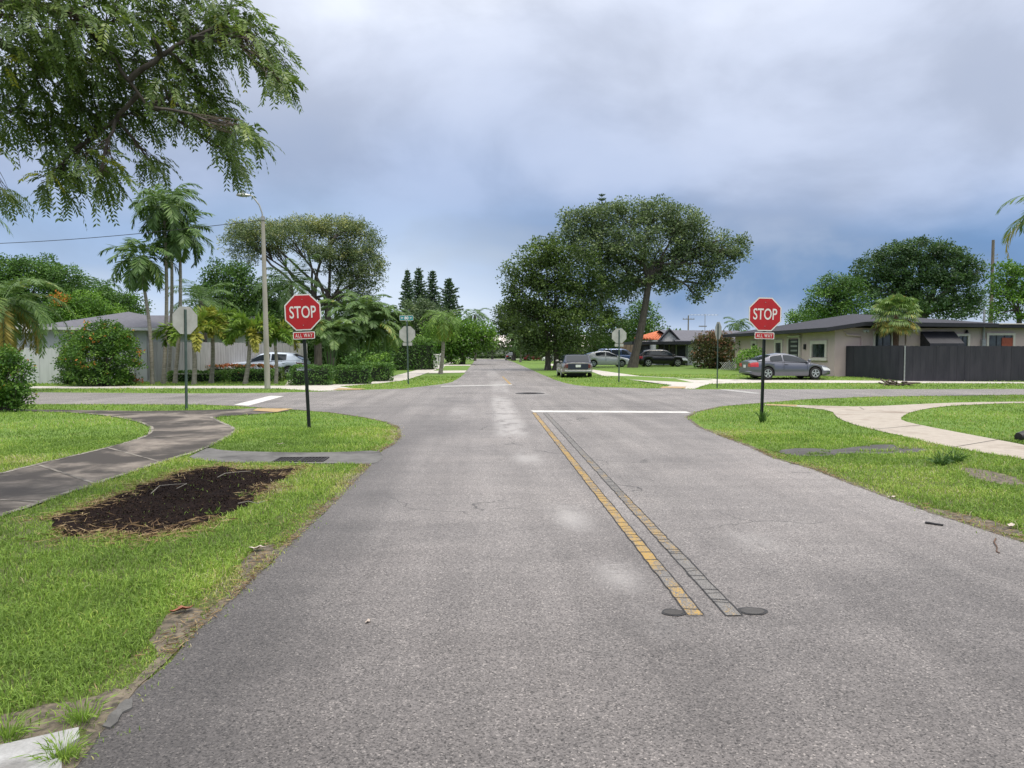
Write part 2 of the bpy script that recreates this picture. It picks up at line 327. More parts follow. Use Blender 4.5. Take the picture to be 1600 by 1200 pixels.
# ------------------------------------------------------------------ builders
class MB:
    def __init__(s): s.v, s.f, s.m = [], [], []
    def add(s, vs, fs, mi=0):
        o = len(s.v); s.v += [tuple(p) for p in vs]; s.f += [tuple(i + o for i in f) for f in fs]; s.m += [mi] * len(fs); return s
    def box(s, c, d, rz=0., mi=0, bev=0., tilt=0.):
        hx, hy, hz = d[0] / 2, d[1] / 2, d[2] / 2
        mt = Matrix.Translation(c) @ Matrix.Rotation(rz, 4, 'Z') @ Matrix.Rotation(tilt, 4, 'X')
        if bev <= 0:
            P = [(a * hx, b_ * hy, c_ * hz) for c_ in (-1, 1) for a, b_ in ((-1, -1), (1, -1), (1, 1), (-1, 1))]
            return s.add([mt @ Vector(p) for p in P], [(3, 2, 1, 0), (4, 5, 6, 7), (0, 1, 5, 4), (1, 2, 6, 5), (2, 3, 7, 6), (3, 0, 4, 7)], mi)
        rings = []
        for z_, k in ((-hz, bev), (-hz + bev, 0), (hz - bev, 0), (hz, bev)):
            a, b_ = hx - k, hy - k; e = min(bev, a * .5, b_ * .5)
            rings.append([(-a + e, -b_, z_), (a - e, -b_, z_), (a, -b_ + e, z_), (a, b_ - e, z_), (a - e, b_, z_), (-a + e, b_, z_), (-a, b_ - e, z_), (-a, -b_ + e, z_)])
        return s.loft([[mt @ Vector(p) for p in r] for r in rings], True, mi)
    def loft(s, rings, caps=True, mi=0, closed=True):
        n = len(rings[0]); vs = [p for r in rings for p in r]; fs = []
        for i in range(len(rings) - 1):
            for j in range(n if closed else n - 1):
                k = (j + 1) % n; fs.append((i * n + j, i * n + k, (i + 1) * n + k, (i + 1) * n + j))
        if caps: fs.append(tuple(reversed(range(n)))); fs.append(tuple(range((len(rings) - 1) * n, len(rings) * n)))
        return s.add(vs, fs, mi)
    def tube(s, pts, rad, n=7, mi=0, caps=True):
        pts = [Vector(p) for p in pts]; rings = []
        if isinstance(rad, (int, float)): rad = [rad] * len(pts)
        for i, p in enumerate(pts):
            d = (pts[min(i + 1, len(pts) - 1)] - pts[max(i - 1, 0)]).normalized()
            a = d.cross(Vector((0, 0, 1)) if abs(d.z) < .9 else Vector((1, 0, 0))).normalized(); b_ = d.cross(a)
            rings.append([p + (a * math.cos(q) + b_ * math.sin(q)) * rad[i] for q in [2 * math.pi * k / n for k in range(n)]])
        return s.loft(rings, caps, mi)
    def poly(s, pts, mi=0):
        pts = [Vector(p) for p in pts]; return s.add(pts, tessellate_polygon([pts]), mi)
    def slab(s, pts, dvec, mi=0):           # polygon extruded along a vector
        pts = [Vector(p) for p in pts]; n = len(pts); dv = Vector(dvec); tr = tessellate_polygon([pts])
        s.add(pts + [p + dv for p in pts], [t_ for t_ in tr] + [tuple(i + n for i in reversed(t_)) for t_ in tr] + [(i, (i + 1) % n, (i + 1) % n + n, i + n) for i in range(n)], mi); return s
    def cyl(s, c, r, h, n=20, axis='Z', mi=0, r2=None):
        r2 = r if r2 is None else r2; c = Vector(c); rings = []
        for k, rr in ((-.5, r), (.5, r2)):
            ring = []
            for q in [2 * math.pi * i / n for i in range(n)]:
                a, b_ = math.cos(q) * rr, math.sin(q) * rr
                ring.append(c + Vector({'Z': (a, b_, k * h), 'Y': (a, k * h, b_), 'X': (k * h, a, b_)}[axis]))
            rings.append(ring)
        return s.loft(rings, True, mi)
    def outward(s, c):                      # turn every face away from the point c
        c = Vector(c)
        for i, f in enumerate(s.f):
            P = [Vector(s.v[j]) for j in f]; n_ = (P[1] - P[0]).cross(P[2] - P[0]); m_ = sum(P, Vector()) / len(P)
            if n_.dot(m_ - c) < 0: s.f[i] = tuple(reversed(f))
        return s
    def build(s, name, mats, parent=None, smooth=False, angle=40, fix=True):
        me = bpy.data.meshes.new(name); me.from_pydata(s.v, [], s.f); me.update()
        for q in (mats if isinstance(mats, (list, tuple)) else [mats]): me.materials.append(M(q))
        if len(me.materials) > 1: me.polygons.foreach_set('material_index', s.m)
        if fix:
            import bmesh
            b_ = bmesh.new(); b_.from_mesh(me); bmesh.ops.recalc_face_normals(b_, faces=b_.faces); b_.to_mesh(me); b_.free()
        if smooth:
            me.polygons.foreach_set('use_smooth', [True] * len(me.polygons)); me.set_sharp_from_angle(angle=R(angle))
        return link(name, me, parent)
def link(name, me, parent=None):
    o = bpy.data.objects.new(name, me); COL.objects.link(o)
    if parent: o.parent = parent
    return o
def tag(o, label=None, cat=None, group=None, kind=None):
    for k, v in (('label', label), ('category', cat), ('group', group), ('kind', kind)):
        if v: o[k] = v
    return o
def thing(name, label, cat, loc, rz=0., group=None):
    o = bpy.data.objects.new(name, None); COL.objects.link(o); o.location = loc; o.rotation_euler = (0, 0, rz); o.empty_display_size = .2
    return tag(o, label, cat, group)
def quads(name, V, tint, mats, parent=None, mi=None):
    """V (n,4,3) leaf kites as one mesh, with a tint value on each face"""
    n = len(V); me = bpy.data.meshes.new(name)
    me.vertices.add(n * 4); me.vertices.foreach_set('co', np.ascontiguousarray(V, np.float32).ravel())
    me.loops.add(n * 4); me.loops.foreach_set('vertex_index', np.arange(n * 4, dtype=np.int32))
    me.polygons.add(n); me.polygons.foreach_set('loop_start', np.arange(0, n * 4, 4, dtype=np.int32))
    a = me.attributes.new('tint', 'FLOAT', 'FACE'); a.data.foreach_set('value', np.clip(tint, 0, 1).astype(np.float32))
    for q in (mats if isinstance(mats, (list, tuple)) else [mats]): me.materials.append(M(q))
    if mi is not None: me.polygons.foreach_set('material_index', np.asarray(mi, np.int32))
    me.update(calc_edges=True)
    return link(name, me, parent)
def unit(a): return a / (np.linalg.norm(a, axis=-1, keepdims=True) + 1e-9)
def kites(P, A, l, wd, upbias=.6, Nn=None):
    """leaf kites at points P along axes A"""
    n = len(P); l = np.broadcast_to(l, (n,))[:, None]; wd = np.broadcast_to(wd, (n,))[:, None]
    if Nn is None: Nn = unit(RNG.normal(size=(n, 3)) + np.array([0, 0, upbias]))
    A = unit(A); B = unit(np.cross(A, Nn))
    return np.stack([P - A * l * .5, P + B * wd * .5 - A * l * .05, P + A * l * .5, P - B * wd * .5 - A * l * .05], 1)
def rand_dirs(n, zb=0.): return unit(RNG.normal(size=(n, 3)) + np.array([0, 0, zb]))
def blob_leaves(blobs, leaf, clump, dens, aspect=.55, shell=.55, hang=0.):
    """blobs: (cx,cy,cz,rx,ry,rz,tint). Leaf clumps spread through each ellipsoid, thicker towards the outside."""
    Vs, Ts, cent = [], [], []
    for (cx, cy, cz, rx, ry, rz, tn) in blobs:
        r = (rx * ry * rz) ** (1 / 3)
        nc = max(7, int(dens * 7.5 * (r / clump) ** 2))
        d = rand_dirs(nc, .12); rad = shell + (1.04 - shell) * RNG.random(nc) ** .6
        rad = rad * (1 + .16 * np.sin(d[:, 0] * 5 + d[:, 2] * 4 + cx) * np.cos(d[:, 1] * 5 + cz))
        c = np.array([cx, cy, cz]) + d * np.array([rx, ry, rz]) * rad[:, None]
        k = max(12, int(4.2 * (clump / leaf) ** 2))
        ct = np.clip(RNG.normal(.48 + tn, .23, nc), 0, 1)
        off = rand_dirs(nc * k) * (RNG.random(nc * k) ** .5)[:, None] * clump * np.array([1, 1, .7])
        P = np.repeat(c, k, 0) + off
        A = unit(off) + rand_dirs(nc * k) * .8 + np.array([0, 0, -hang])
        Vs.append(kites(P, A, leaf * RNG.uniform(.65, 1.3, nc * k), leaf * aspect * RNG.uniform(.7, 1.2, nc * k)))
        Ts.append(np.repeat(ct, k) + RNG.normal(0, .11, nc * k)); cent.append(c)
    return np.concatenate(Vs), np.concatenate(Ts), cent
def limb(mb, a, b_, r0, r1, sag=.12, n=6, sides=6):
    a, b_ = Vector(a), Vector(b_); l = (b_ - a).length; pts = []
    o = Vector(RNG.normal(size=3) * l * .06)
    for i in range(n + 1):
        t_ = i / n; p = a.lerp(b_, t_); k = math.sin(math.pi * t_)
        p += Vector((0, 0, sag * l * k)) + o * k + Vector(RNG.normal(size=3) * l * .012 * k); pts.append(p)
    mb.tube(pts, [r0 + (r1 - r0) * i / n for i in range(n + 1)], sides); return pts
def pxblobs(bl, Y, base):
    out = []
    for q in bl:
        u, v, ru, rv = q[:4]; dy = q[4] if len(q) > 4 else 0.; tn = q[5] if len(q) > 5 else 0.
        c = at(u, v, Y + dy) - base; s_ = Y / F
        out.append((c.x, c.y, c.z, ru * s_, ru * s_ * .85, rv * s_, tn))
    return out
def tree(name, label, u, Y, bl, leafm, trunk_r=.25, fork=.45, leaf=None, clump=None, dens=1.0, group=None, bark='bark',
         lean=(0, 0), twigs=4, cat='tree', shell=.5, aspect=.55, stems=1, hang=0.):
    base = gnd(u, Y); root = thing(name, label, cat, base, 0, group)
    blobs = pxblobs(bl, Y, base)
    leaf = leaf or max(.10, Y / 736 * 2.5); clump = clump or leaf * 3.6
    V, T, cent = blob_leaves(blobs, leaf, clump, dens * 1.75, aspect, shell, hang)
    mb = MB(); top = max(b_[2] for b_ in blobs); low = min(b_[2] - b_[5] for b_ in blobs)
    mx = sum(b_[0] for b_ in blobs) / len(blobs); my = sum(b_[1] for b_ in blobs) / len(blobs)
    fz = max(.6, low + (top - low) * fork)
    for s_ in range(stems):
        o = Vector(((s_ - (stems - 1) / 2) * trunk_r * 2.6, RNG.normal() * .2, 0)) if stems > 1 else Vector((0, 0, 0))
        f = Vector((mx * .25 + lean[0] + o.x * 1.4, my * .25 + lean[1], fz))
        pts = []
        for i in range(8):
            t_ = i / 7; p = o.lerp(f, t_) + Vector((math.sin(t_ * 4 + s_) * trunk_r * .35, math.cos(t_ * 3) * trunk_r * .2, 0)) * (1 if 0 < i < 7 else 0)
            if i == 0: p.z = -.15
            pts.append(p)
        mb.tube(pts, [trunk_r * (1.45 if i == 0 else 1.08 - .055 * i) for i in range(8)], 10)
        mine = [k for k in range(len(blobs)) if k % stems == s_]
        for k in mine:
            b_ = blobs[k]; c = Vector(b_[:3]); st = pts[5].lerp(pts[7], RNG.random())
            lp = limb(mb, st, c, trunk_r * .44, trunk_r * .10, .06)
            for j in RNG.choice(len(cent[k]), min(twigs, len(cent[k])), replace=False):
                limb(mb, lp[4], cent[k][j], trunk_r * .16, .012, .08, 4, 5)
    mb.build('trunk', bark, root, True, 60, fix=False)
    quads('crown', V, T, leafm, root)
    return root

# ------------------------------------------------------------------ ground, roads, pavements
PX = lambda L_, z=0.: [G(u, v, z) for u, v in L_]
def sheet(name, pts, z, mat, kind='structure', label=None):
    mb = MB(); mb.poly([(p[0], p[1], z + float(zf(p[0], p[1]))) for p in pts]); o = mb.build(name, mat)
    o['kind'] = kind; return o
def ribbon(pts, wd, z):
    pts = [Vector((p[0], p[1], 0)) for p in pts]; l_, r_ = [], []
    for i, p in enumerate(pts):
        d = (pts[min(i + 1, len(pts) - 1)] - pts[max(i - 1, 0)]).normalized(); n_ = Vector((-d.y, d.x, 0)) * wd / 2
        l_.append(p + n_); r_.append(p - n_)
    mb = MB()
    for i in range(len(pts) - 1):
        q = [l_[i], r_[i], r_[i + 1], l_[i + 1]]; mb.add([(a.x, a.y, z + float(zf(a.x, a.y))) for a in q], [(0, 1, 2, 3)])
    return mb
def smooth_line(pts, it=2, closed=False):
    pts = [Vector((p[0], p[1], 0)) for p in pts]
    for _ in range(it):
        out = [] if closed else [pts[0]]
        rng = range(len(pts) if closed else len(pts) - 1)
        for i in rng:
            a, b_ = pts[i], pts[(i + 1) % len(pts)]; out += [a.lerp(b_, .25), a.lerp(b_, .75)]
        if not closed: out.append(pts[-1])
        pts = out
    return pts
def rough_edge(pts, amp, step=.25):
    out = []
    for i in range(len(pts) - 1):
        a, b_ = pts[i], pts[i + 1]; n_ = max(1, int((b_ - a).length / step)); n_ = min(n_, 60)
        for k in range(n_):
            p = a.lerp(b_, k / n_); out.append(p + Vector((random.gauss(0, amp), random.gauss(0, amp), 0)) if (i or k) else p)
    out.append(pts[-1]); return out

def gridlines(lo, hi, step, far):
    a = list(np.arange(lo, hi + .01, step)); k = 4
    pre, post, s_ = [], [], step
    x0, x1 = lo, hi
    while x1 < far: s_ *= 1.6; x1 += s_; x0 -= s_; post.append(x1); pre.insert(0, x0)
    return np.array(pre + a + post)
gx, gy = gridlines(-40, 60, 1.0, 1800), gridlines(-10, 120, 1.0, 1800)
XX, YY = np.meshgrid(gx, gy); ZZ = zf(XX, YY)
me = bpy.data.meshes.new('ground'); nx, ny = len(gx), len(gy)
I = (np.arange(ny - 1)[:, None] * nx + np.arange(nx - 1)[None]).ravel()
me.from_pydata(np.stack([XX.ravel(), YY.ravel(), ZZ.ravel()], 1).tolist(), [], np.stack([I, I + 1, I + nx + 1, I + nx], 1).tolist())
me.materials.append(M('lawn_soil')); me.polygons.foreach_set('use_smooth', [True] * len(me.polygons))
tag(link('ground', me), kind='structure')

left_near = [Vector((-1.9, -14, 0)), Vector((-1.75, 1.5, 0))] + PX([(112, 1200), (160, 1140), (208, 1080), (256, 1036), (308, 984), (352, 944), (384, 912), (420, 880),
             (460, 842), (500, 804), (540, 766), (576, 728), (590, 707), (616, 694), (626, 680), (622, 668), (606, 660), (568, 652), (520, 645), (456, 640), (420, 638), (368, 634.5), (312, 632.5), (160, 632), (32, 632)])
left_near.append(Vector((-150, left_near[-1].y, 0)))
left_far = PX([(40, 613), (300, 615), (427, 614), (498, 612), (563, 609.5), (630, 607.5), (664, 603.5), (690, 600.5), (706, 597), (718, 590.6), (724.6, 585), (739, 567), (743, 561.5)])
left_far.insert(0, Vector((-150, left_far[0].y, 0)))
right_far = PX([(789, 561.5), (801, 565), (851, 587), (866, 593), (880, 598), (900, 602), (925, 604.5), (1007, 607), (1051, 607.3), (1082, 608.5), (1600, 608)])
right_far.append(Vector((150, right_far[-1].y, 0)))
right_near = PX([(1600, 617), (1364, 620), (1262, 624), (1188, 630), (1127, 635), (1087, 644), (1072, 652), (1090, 667), (1121, 679), (1171, 698), (1208, 716), (1276, 735), (1330, 757), (1397, 781), (1465, 804), (1543, 829), (1600, 848)])
right_near.insert(0, Vector((150, right_near[0].y, 0)))
right_near += [Vector((4.75, 3, 0)), Vector((4.8, -14, 0))]
fl = left_far[-1]
end_T = [Vector((fl.x - 1, fl.y + 2, 0)), Vector((-60, fl.y + 4, 0)), Vector((-60, fl.y + 12, 0)), Vector((70, fl.y + 12, 0)), Vector((70, fl.y + 4, 0))]
road_poly = rough_edge(left_near, .018) + rough_edge(left_far, .02, .6) + end_T + rough_edge(right_far, .02, .6) + rough_edge(right_near, .02)
sheet('road', road_poly, .006, 'asphalt')

lw_up = PX([(-500, 860), (-200, 798), (0, 741), (96, 718), (168, 701), (224, 685), (239, 674), (234, 666), (212, 658), (168, 649.5), (90, 643.5), (-60, 642)])
lw_top = PX([(-60, 640), (90, 641), (224, 643), (320, 641.5), (400, 638.8), (440, 638)])
lw_low = PX([(452, 642), (434, 645), (384, 649), (330, 652.5), (344, 660), (364, 669), (369, 675), (352, 686), (312, 705), (248, 724), (160, 754), (64, 786), (0, 808), (-200, 878), (-500, 990)])
lw = smooth_line(lw_up, 1) + lw_top + smooth_line(lw_low, 1)
sheet('pavement', lw, .014, 'concrete_stained')
mb = MB()
for seg in (smooth_line(lw_up, 1), smooth_line(lw_low[3:], 1)):
    r_ = ribbon(rough_edge(seg, .008, .15), .075, .018); mb.add(r_.v, r_.f)
for a, b_ in (((60, 728), (150, 758)), ((0, 783.5), (66, 786)), ((168, 701), (250, 723)), ((240, 684), (352, 684)), ((234, 663), (344, 660))):
    r_ = ribbon([G(*a), G(*b_)], .045, .019); mb.add(r_.v, r_.f)
tag(mb.build('pavement_edge', 'concrete_edge'), kind='structure')
sheet('ramp_pad', PX([(395, 642.5), (402, 639), (458, 639.5), (432, 645)]), .021, 'tactile')

rw = smooth_line(PX([(1195, 632), (1300, 635), (1343, 636), (1397, 634), (1448, 631.3), (1512, 629), (1600, 628), (2000, 627)]), 1) + \
     smooth_line(PX([(2000, 629), (1600, 630), (1532, 632), (1465, 636), (1424, 644), (1408, 652), (1408, 658), (1448, 667), (1532, 683), (1600, 696), (1800, 740), (2100, 800)]), 1) + \
     smooth_line(PX([(2100, 850), (1800, 768), (1600, 718), (1532, 708), (1465, 696), (1414, 683), (1364, 672), (1327, 662), (1306, 652), (1300, 642), (1240, 636), (1195, 634)]), 1)
sheet('pavement', rw, .014, 'concrete_right')
mb = MB()
for a, b_ in (((1310, 645), (1412, 646)), ((1364, 672), (1440, 665)), ((1490, 700), (1560, 688)), ((1343, 637), (1350, 641))):
    r_ = ribbon([G(*a), G(*b_)], .02, .018); mb.add(r_.v, r_.f)
tag(mb.build('pavement_joint', 'joint_dark'), kind='structure')
nw = PX([(-900, 604.5), (0, 604), (470, 603), (540, 600), (600, 591.6), (660, 576), (686, 570.5), (706, 566), (714, 566), (706, 568), (673, 581), (635, 594), (600, 598.5), (580, 600.5), (531, 604), (563, 609), (540, 610), (498, 611.3), (430, 607.3), (-900, 607.3)])
sheet('pavement', nw, .012, 'concrete_pale')
sheet('driveway', PX([(674, 579.5), (729, 579), (726, 582.5), (669, 583.5)]), .016, 'concrete_pale')
sheet('driveway', PX([(445, 603), (500, 602.5), (495, 592), (452, 592)]), .016, 'concrete_pale')
sheet('driveway', PX([(690, 570.2), (736, 570), (735, 571.5), (686, 571.8)]), .016, 'concrete_pale')
ne = PX([(862, 570), (880, 573), (936, 582), (1000, 592), (1040, 594.5), (1130, 596.2), (1600, 597.6), (2300, 598), (2300, 599.6), (1600, 599.4), (1180, 598.6), (1110, 600), (1095, 604), (1085, 608), (1032, 607.2), (1050, 602), (985, 596), (940, 589), (924, 583), (850, 570.5)])
sheet('pavement', ne, .012, 'concrete_pale')
sheet('ramp_pad', PX([(1030, 606.8), (1036, 604.3), (1072, 604.8), (1070, 607.6)]), .022, 'tactile')
sheet('ramp_pad', PX([(520, 609.8), (530, 607), (572, 608), (562, 609.6)]), .022, 'tactile')
sheet('ramp_pad', PX([(1197, 632.3), (1245, 633.5), (1245, 635.4), (1197, 634)]), .020, 'tactile')

apron = PX([(326, 700), (345, 704), (368, 705.5), (420, 707), (472, 708), (540, 707), (592, 704), (600, 716), (584, 727), (530, 725), (480, 725), (420, 724), (360, 724), (290, 717.5), (312, 706)])
sheet('gutter', smooth_line(apron, 1, True), .010, 'asphalt_apron')
dirt = PX([(88, 822), (100, 808), (150, 790), (208, 772), (256, 752), (288, 738), (340, 733), (400, 737), (462, 736), (436, 752), (404, 766), (388, 784), (372, 800), (320, 816), (260, 829), (192, 836), (132, 836)])
dirt_s = rough_edge(smooth_line(dirt, 2, True), .025, .10); _c = sum((p for p in dirt_s), Vector()) / len(dirt_s)
dirt_s = [_c + (p - _c) * (1.04 + .05 * math.sin(p.x * 5.1 + p.y * 3.3) + .035 * math.sin(p.x * 11 - p.y * 9) + .02 * math.sin(p.y * 23 + p.x * 17)) for p in dirt_s]
# the pit: a shallow sunken bowl of mulch with a raised soft rim
mb = MB(); cdir = sum((p for p in dirt_s), Vector()) / len(dirt_s); rings = []
for k, zz in ((1.0, .012), (.93, .03), (.82, .012), (.6, .008), (.35, .02), (.12, .012)):
    rings.append([Vector((cdir.x + (p.x - cdir.x) * k, cdir.y + (p.y - cdir.y) * k, zz + random.uniform(0, .012))) for p in dirt_s])
mb.loft(rings, True); tag(mb.build('dirt', 'mulch', smooth=True, angle=80), kind='structure')
rp = rough_edge(smooth_line(PX([(1208, 704), (1270, 700), (1300, 705), (1350, 696), (1397, 694.5), (1445, 700), (1450, 704), (1431, 708), (1381, 711), (1330, 708), (1289, 715), (1229, 712)]), 2, True), .03, .2)
sheet('dirt', rp, .010, 'patch_dark')
slab_c = [(-60, 1196), (0, 1175), (60, 1160), (120, 1146), (124, 1160), (82, 1190), (96, 1197), (100, 1225), (-60, 1240)]
mb = MB(); mb.slab([(p.x, p.y, -.02) for p in rough_edge(PX(slab_c), .004, .08)], (0, 0, .045))
tag(mb.build('paving_slab', 'slab_grey'), kind='structure')
mb = MB(); mb.slab([(p.x, p.y, 0) for p in rough_edge(PX([(160, 1139), (174, 1118), (192, 1099), (204, 1096), (207, 1110), (192, 1119), (184, 1132), (172, 1142)]), .004, .03)], (0, 0, .016))
tag(mb.build('pavement_edge', 'asphalt_apron'), kind='structure')
bare_px = [[(236, 1000), (258, 962), (290, 948), (318, 958), (308, 976), (280, 1004), (250, 1030)], [(-30, 1130), (30, 1112), (90, 1100), (150, 1088), (215, 1072), (246, 1056), (224, 1086), (190, 1118), (150, 1136), (122, 1143), (60, 1156), (-30, 1176)],
           [(1440, 790), (1480, 800), (1530, 808), (1600, 830), (1600, 842), (1540, 826), (1470, 804)], [(1490, 728), (1560, 738), (1600, 752), (1600, 762), (1530, 752)], [(372, 884), (398, 858), (424, 850), (432, 858), (404, 884), (378, 906)]]
bare_soil = []
for q in bare_px:
    bs = rough_edge(smooth_line(PX(q), 2, True), .014, .06); bare_soil.append(bs); sheet('dirt', bs, .0035, 'soil_sandy')
def fringe(line, wmax, z, mat, seed):
    g = random.Random(seed); line = [p for p in line if -1 < p.y < 32 and abs(p.x) < 25]; mb = MB(); pts = []
    for a, b_ in zip(line[:-1], line[1:]):
        n_ = max(1, int((b_ - a).length / .07))
        for k in range(n_): pts.append(a.lerp(b_, k / n_))
    prev = None
    for i, p in enumerate(pts[1:-1], 1):
        d = (pts[i + 1] - pts[i - 1]).normalized(); n_ = Vector((-d.y, d.x, 0)); w1 = wmax * (.25 + .75 * abs(math.sin(i * .083 + seed) * math.sin(i * .031 + 2 * seed))) * g.uniform(.45, 1.2); w2 = .06 * g.uniform(.5, 1.2)
        cur = (p + n_ * w2, p - n_ * w1)
        if prev: mb.add([(v.x, v.y, z) for v in (prev[0], prev[1], cur[1], cur[0])], [(0, 1, 2, 3)])
        prev = cur
    tag(mb.build('dirt', mat), kind='structure')
fringe(left_near, .045, .0085, 'soil_sandy', 1); fringe(right_near, .05, .0085, 'soil_sandy', 2)
# road markings
def gl(a, b_): return [G(*a), G(*b_)]
for (a, b_, mt_) in (((1087, 963), (834.5, 645.5), 'yellow_line'), ((1147, 964), (851.5, 645.5), 'yellow_faded')):
    p0, p1 = gl(a, b_); r_ = ribbon([p0.lerp(p1, k / 40) for k in range(41)], .092, .010)
    tag(r_.build('centre_line', mt_), kind='structure')
    mb = MB(); d = (p1 - p0); ln = d.length; d = d / ln; n_ = Vector((-d.y, d.x, 0))
    for s_ in (-1, 1):
        pts = [p0 + d * (ln * k / 160) + n_ * (s_ * .050 + random.gauss(0, .0035)) for k in range(161)]
        q = ribbon(pts, .008, .0125); mb.add(q.v, q.f)
    t_ = 0.
    while t_ < ln * .75:
        c = p0 + d * t_; q = ribbon([c - n_ * .055 + d * random.gauss(0, .012), c + n_ * .055 + d * random.gauss(0, .012)], .005 + .005 * random.random(), .0135); mb.add(q.v, q.f)
        t_ += random.choice((.07, .09, .11, .13, .16, .22))
    tag(mb.build('crack_line', 'seal_black'), kind='structure')
sheet('centre_line', PX([(784, 588.5), (786.5, 588.5), (801, 602), (797, 602)]), .010, 'yellow_line')
sheet('centre_line', PX([(768, 573), (769, 573), (776, 579), (774.5, 579)]), .010, 'yellow_faded')
sheet('stop_line', PX([(829, 641.8), (1072, 643.4), (1080, 646), (834, 644.6)]), .011, 'paint_line')
sheet('stop_line', PX([(365, 633), (388, 634.5), (444, 619.3), (422, 618.8)]), .011, 'paint_line')
sheet('stop_line', PX([(690, 603.3), (800, 600.8), (800, 602.2), (688, 604.6)]), .011, 'paint_worn')
sheet('stop_line', PX([(1122, 608.9), (1135, 608.8), (1192, 615), (1180, 615.4)]), .011, 'paint_worn')
for (u, v, rx_) in ((1052, 959, .075), (1176, 957, .09)):
    c = G(u, v); mb = MB(); mb.poly([(c.x + math.cos(a) * rx_ * (1 + .10 * math.sin(a * 3 + u) + random.uniform(-.03, .03)), c.y + math.sin(a) * rx_ * .8 * (1 + .10 * math.sin(a * 2 + v)),   .0105) for a in [k * .3142 for k in range(20)]])
    mb.poly([(c.x + math.cos(a) * rx_ * .80, c.y + math.sin(a) * rx_ * .60,   .0118) for a in [k * .3142 for k in range(20)]], 1)
    tag(mb.build('tar_patch', ['seal_black', 'patch_dark']), kind='structure')

# ------------------------------------------------------------------ grass
def inside(poly, P):
    x, y = P[:, 0], P[:, 1]; c = np.zeros(len(P), bool); n = len(poly)
    px = np.array([p[0] for p in poly]); py = np.array([p[1] for p in poly])
    for i in range(n):
        j = i - 1
        if py[i] == py[j]: continue
        k = ((py[i] > y) != (py[j] > y)); c ^= k & (x < (px[j] - px[i]) * (y - py[i]) / (py[j] - py[i]) + px[i])
    return c
def vnoise(P, s, seed):
    q = P[:, :2] * s; r = np.random.default_rng(seed).random((256, 256)); i = np.floor(q).astype(int); f = q - i; f = f * f * (3 - 2 * f)
    g = lambda a, b_: r[(i[:, 0] + a) % 256, (i[:, 1] + b_) % 256]
    return (g(0, 0) * (1 - f[:, 0]) + g(1, 0) * f[:, 0]) * (1 - f[:, 1]) + (g(0, 1) * (1 - f[:, 0]) + g(1, 1) * f[:, 0]) * f[:, 1]
def seg_dist(P, line):
    d = np.full(len(P), 1e9)
    for a, b_ in zip(line[:-1], line[1:]):
        a = np.array(a[:2]); b2 = np.array(b_[:2]); ab = b2 - a; L2 = (ab ** 2).sum()
        if L2 < 1e-9: continue
        t_ = np.clip(((P[:, :2] - a) @ ab) / L2, 0, 1); d = np.minimum(d, np.linalg.norm(P[:, :2] - a - t_[:, None] * ab, axis=1))
    return d
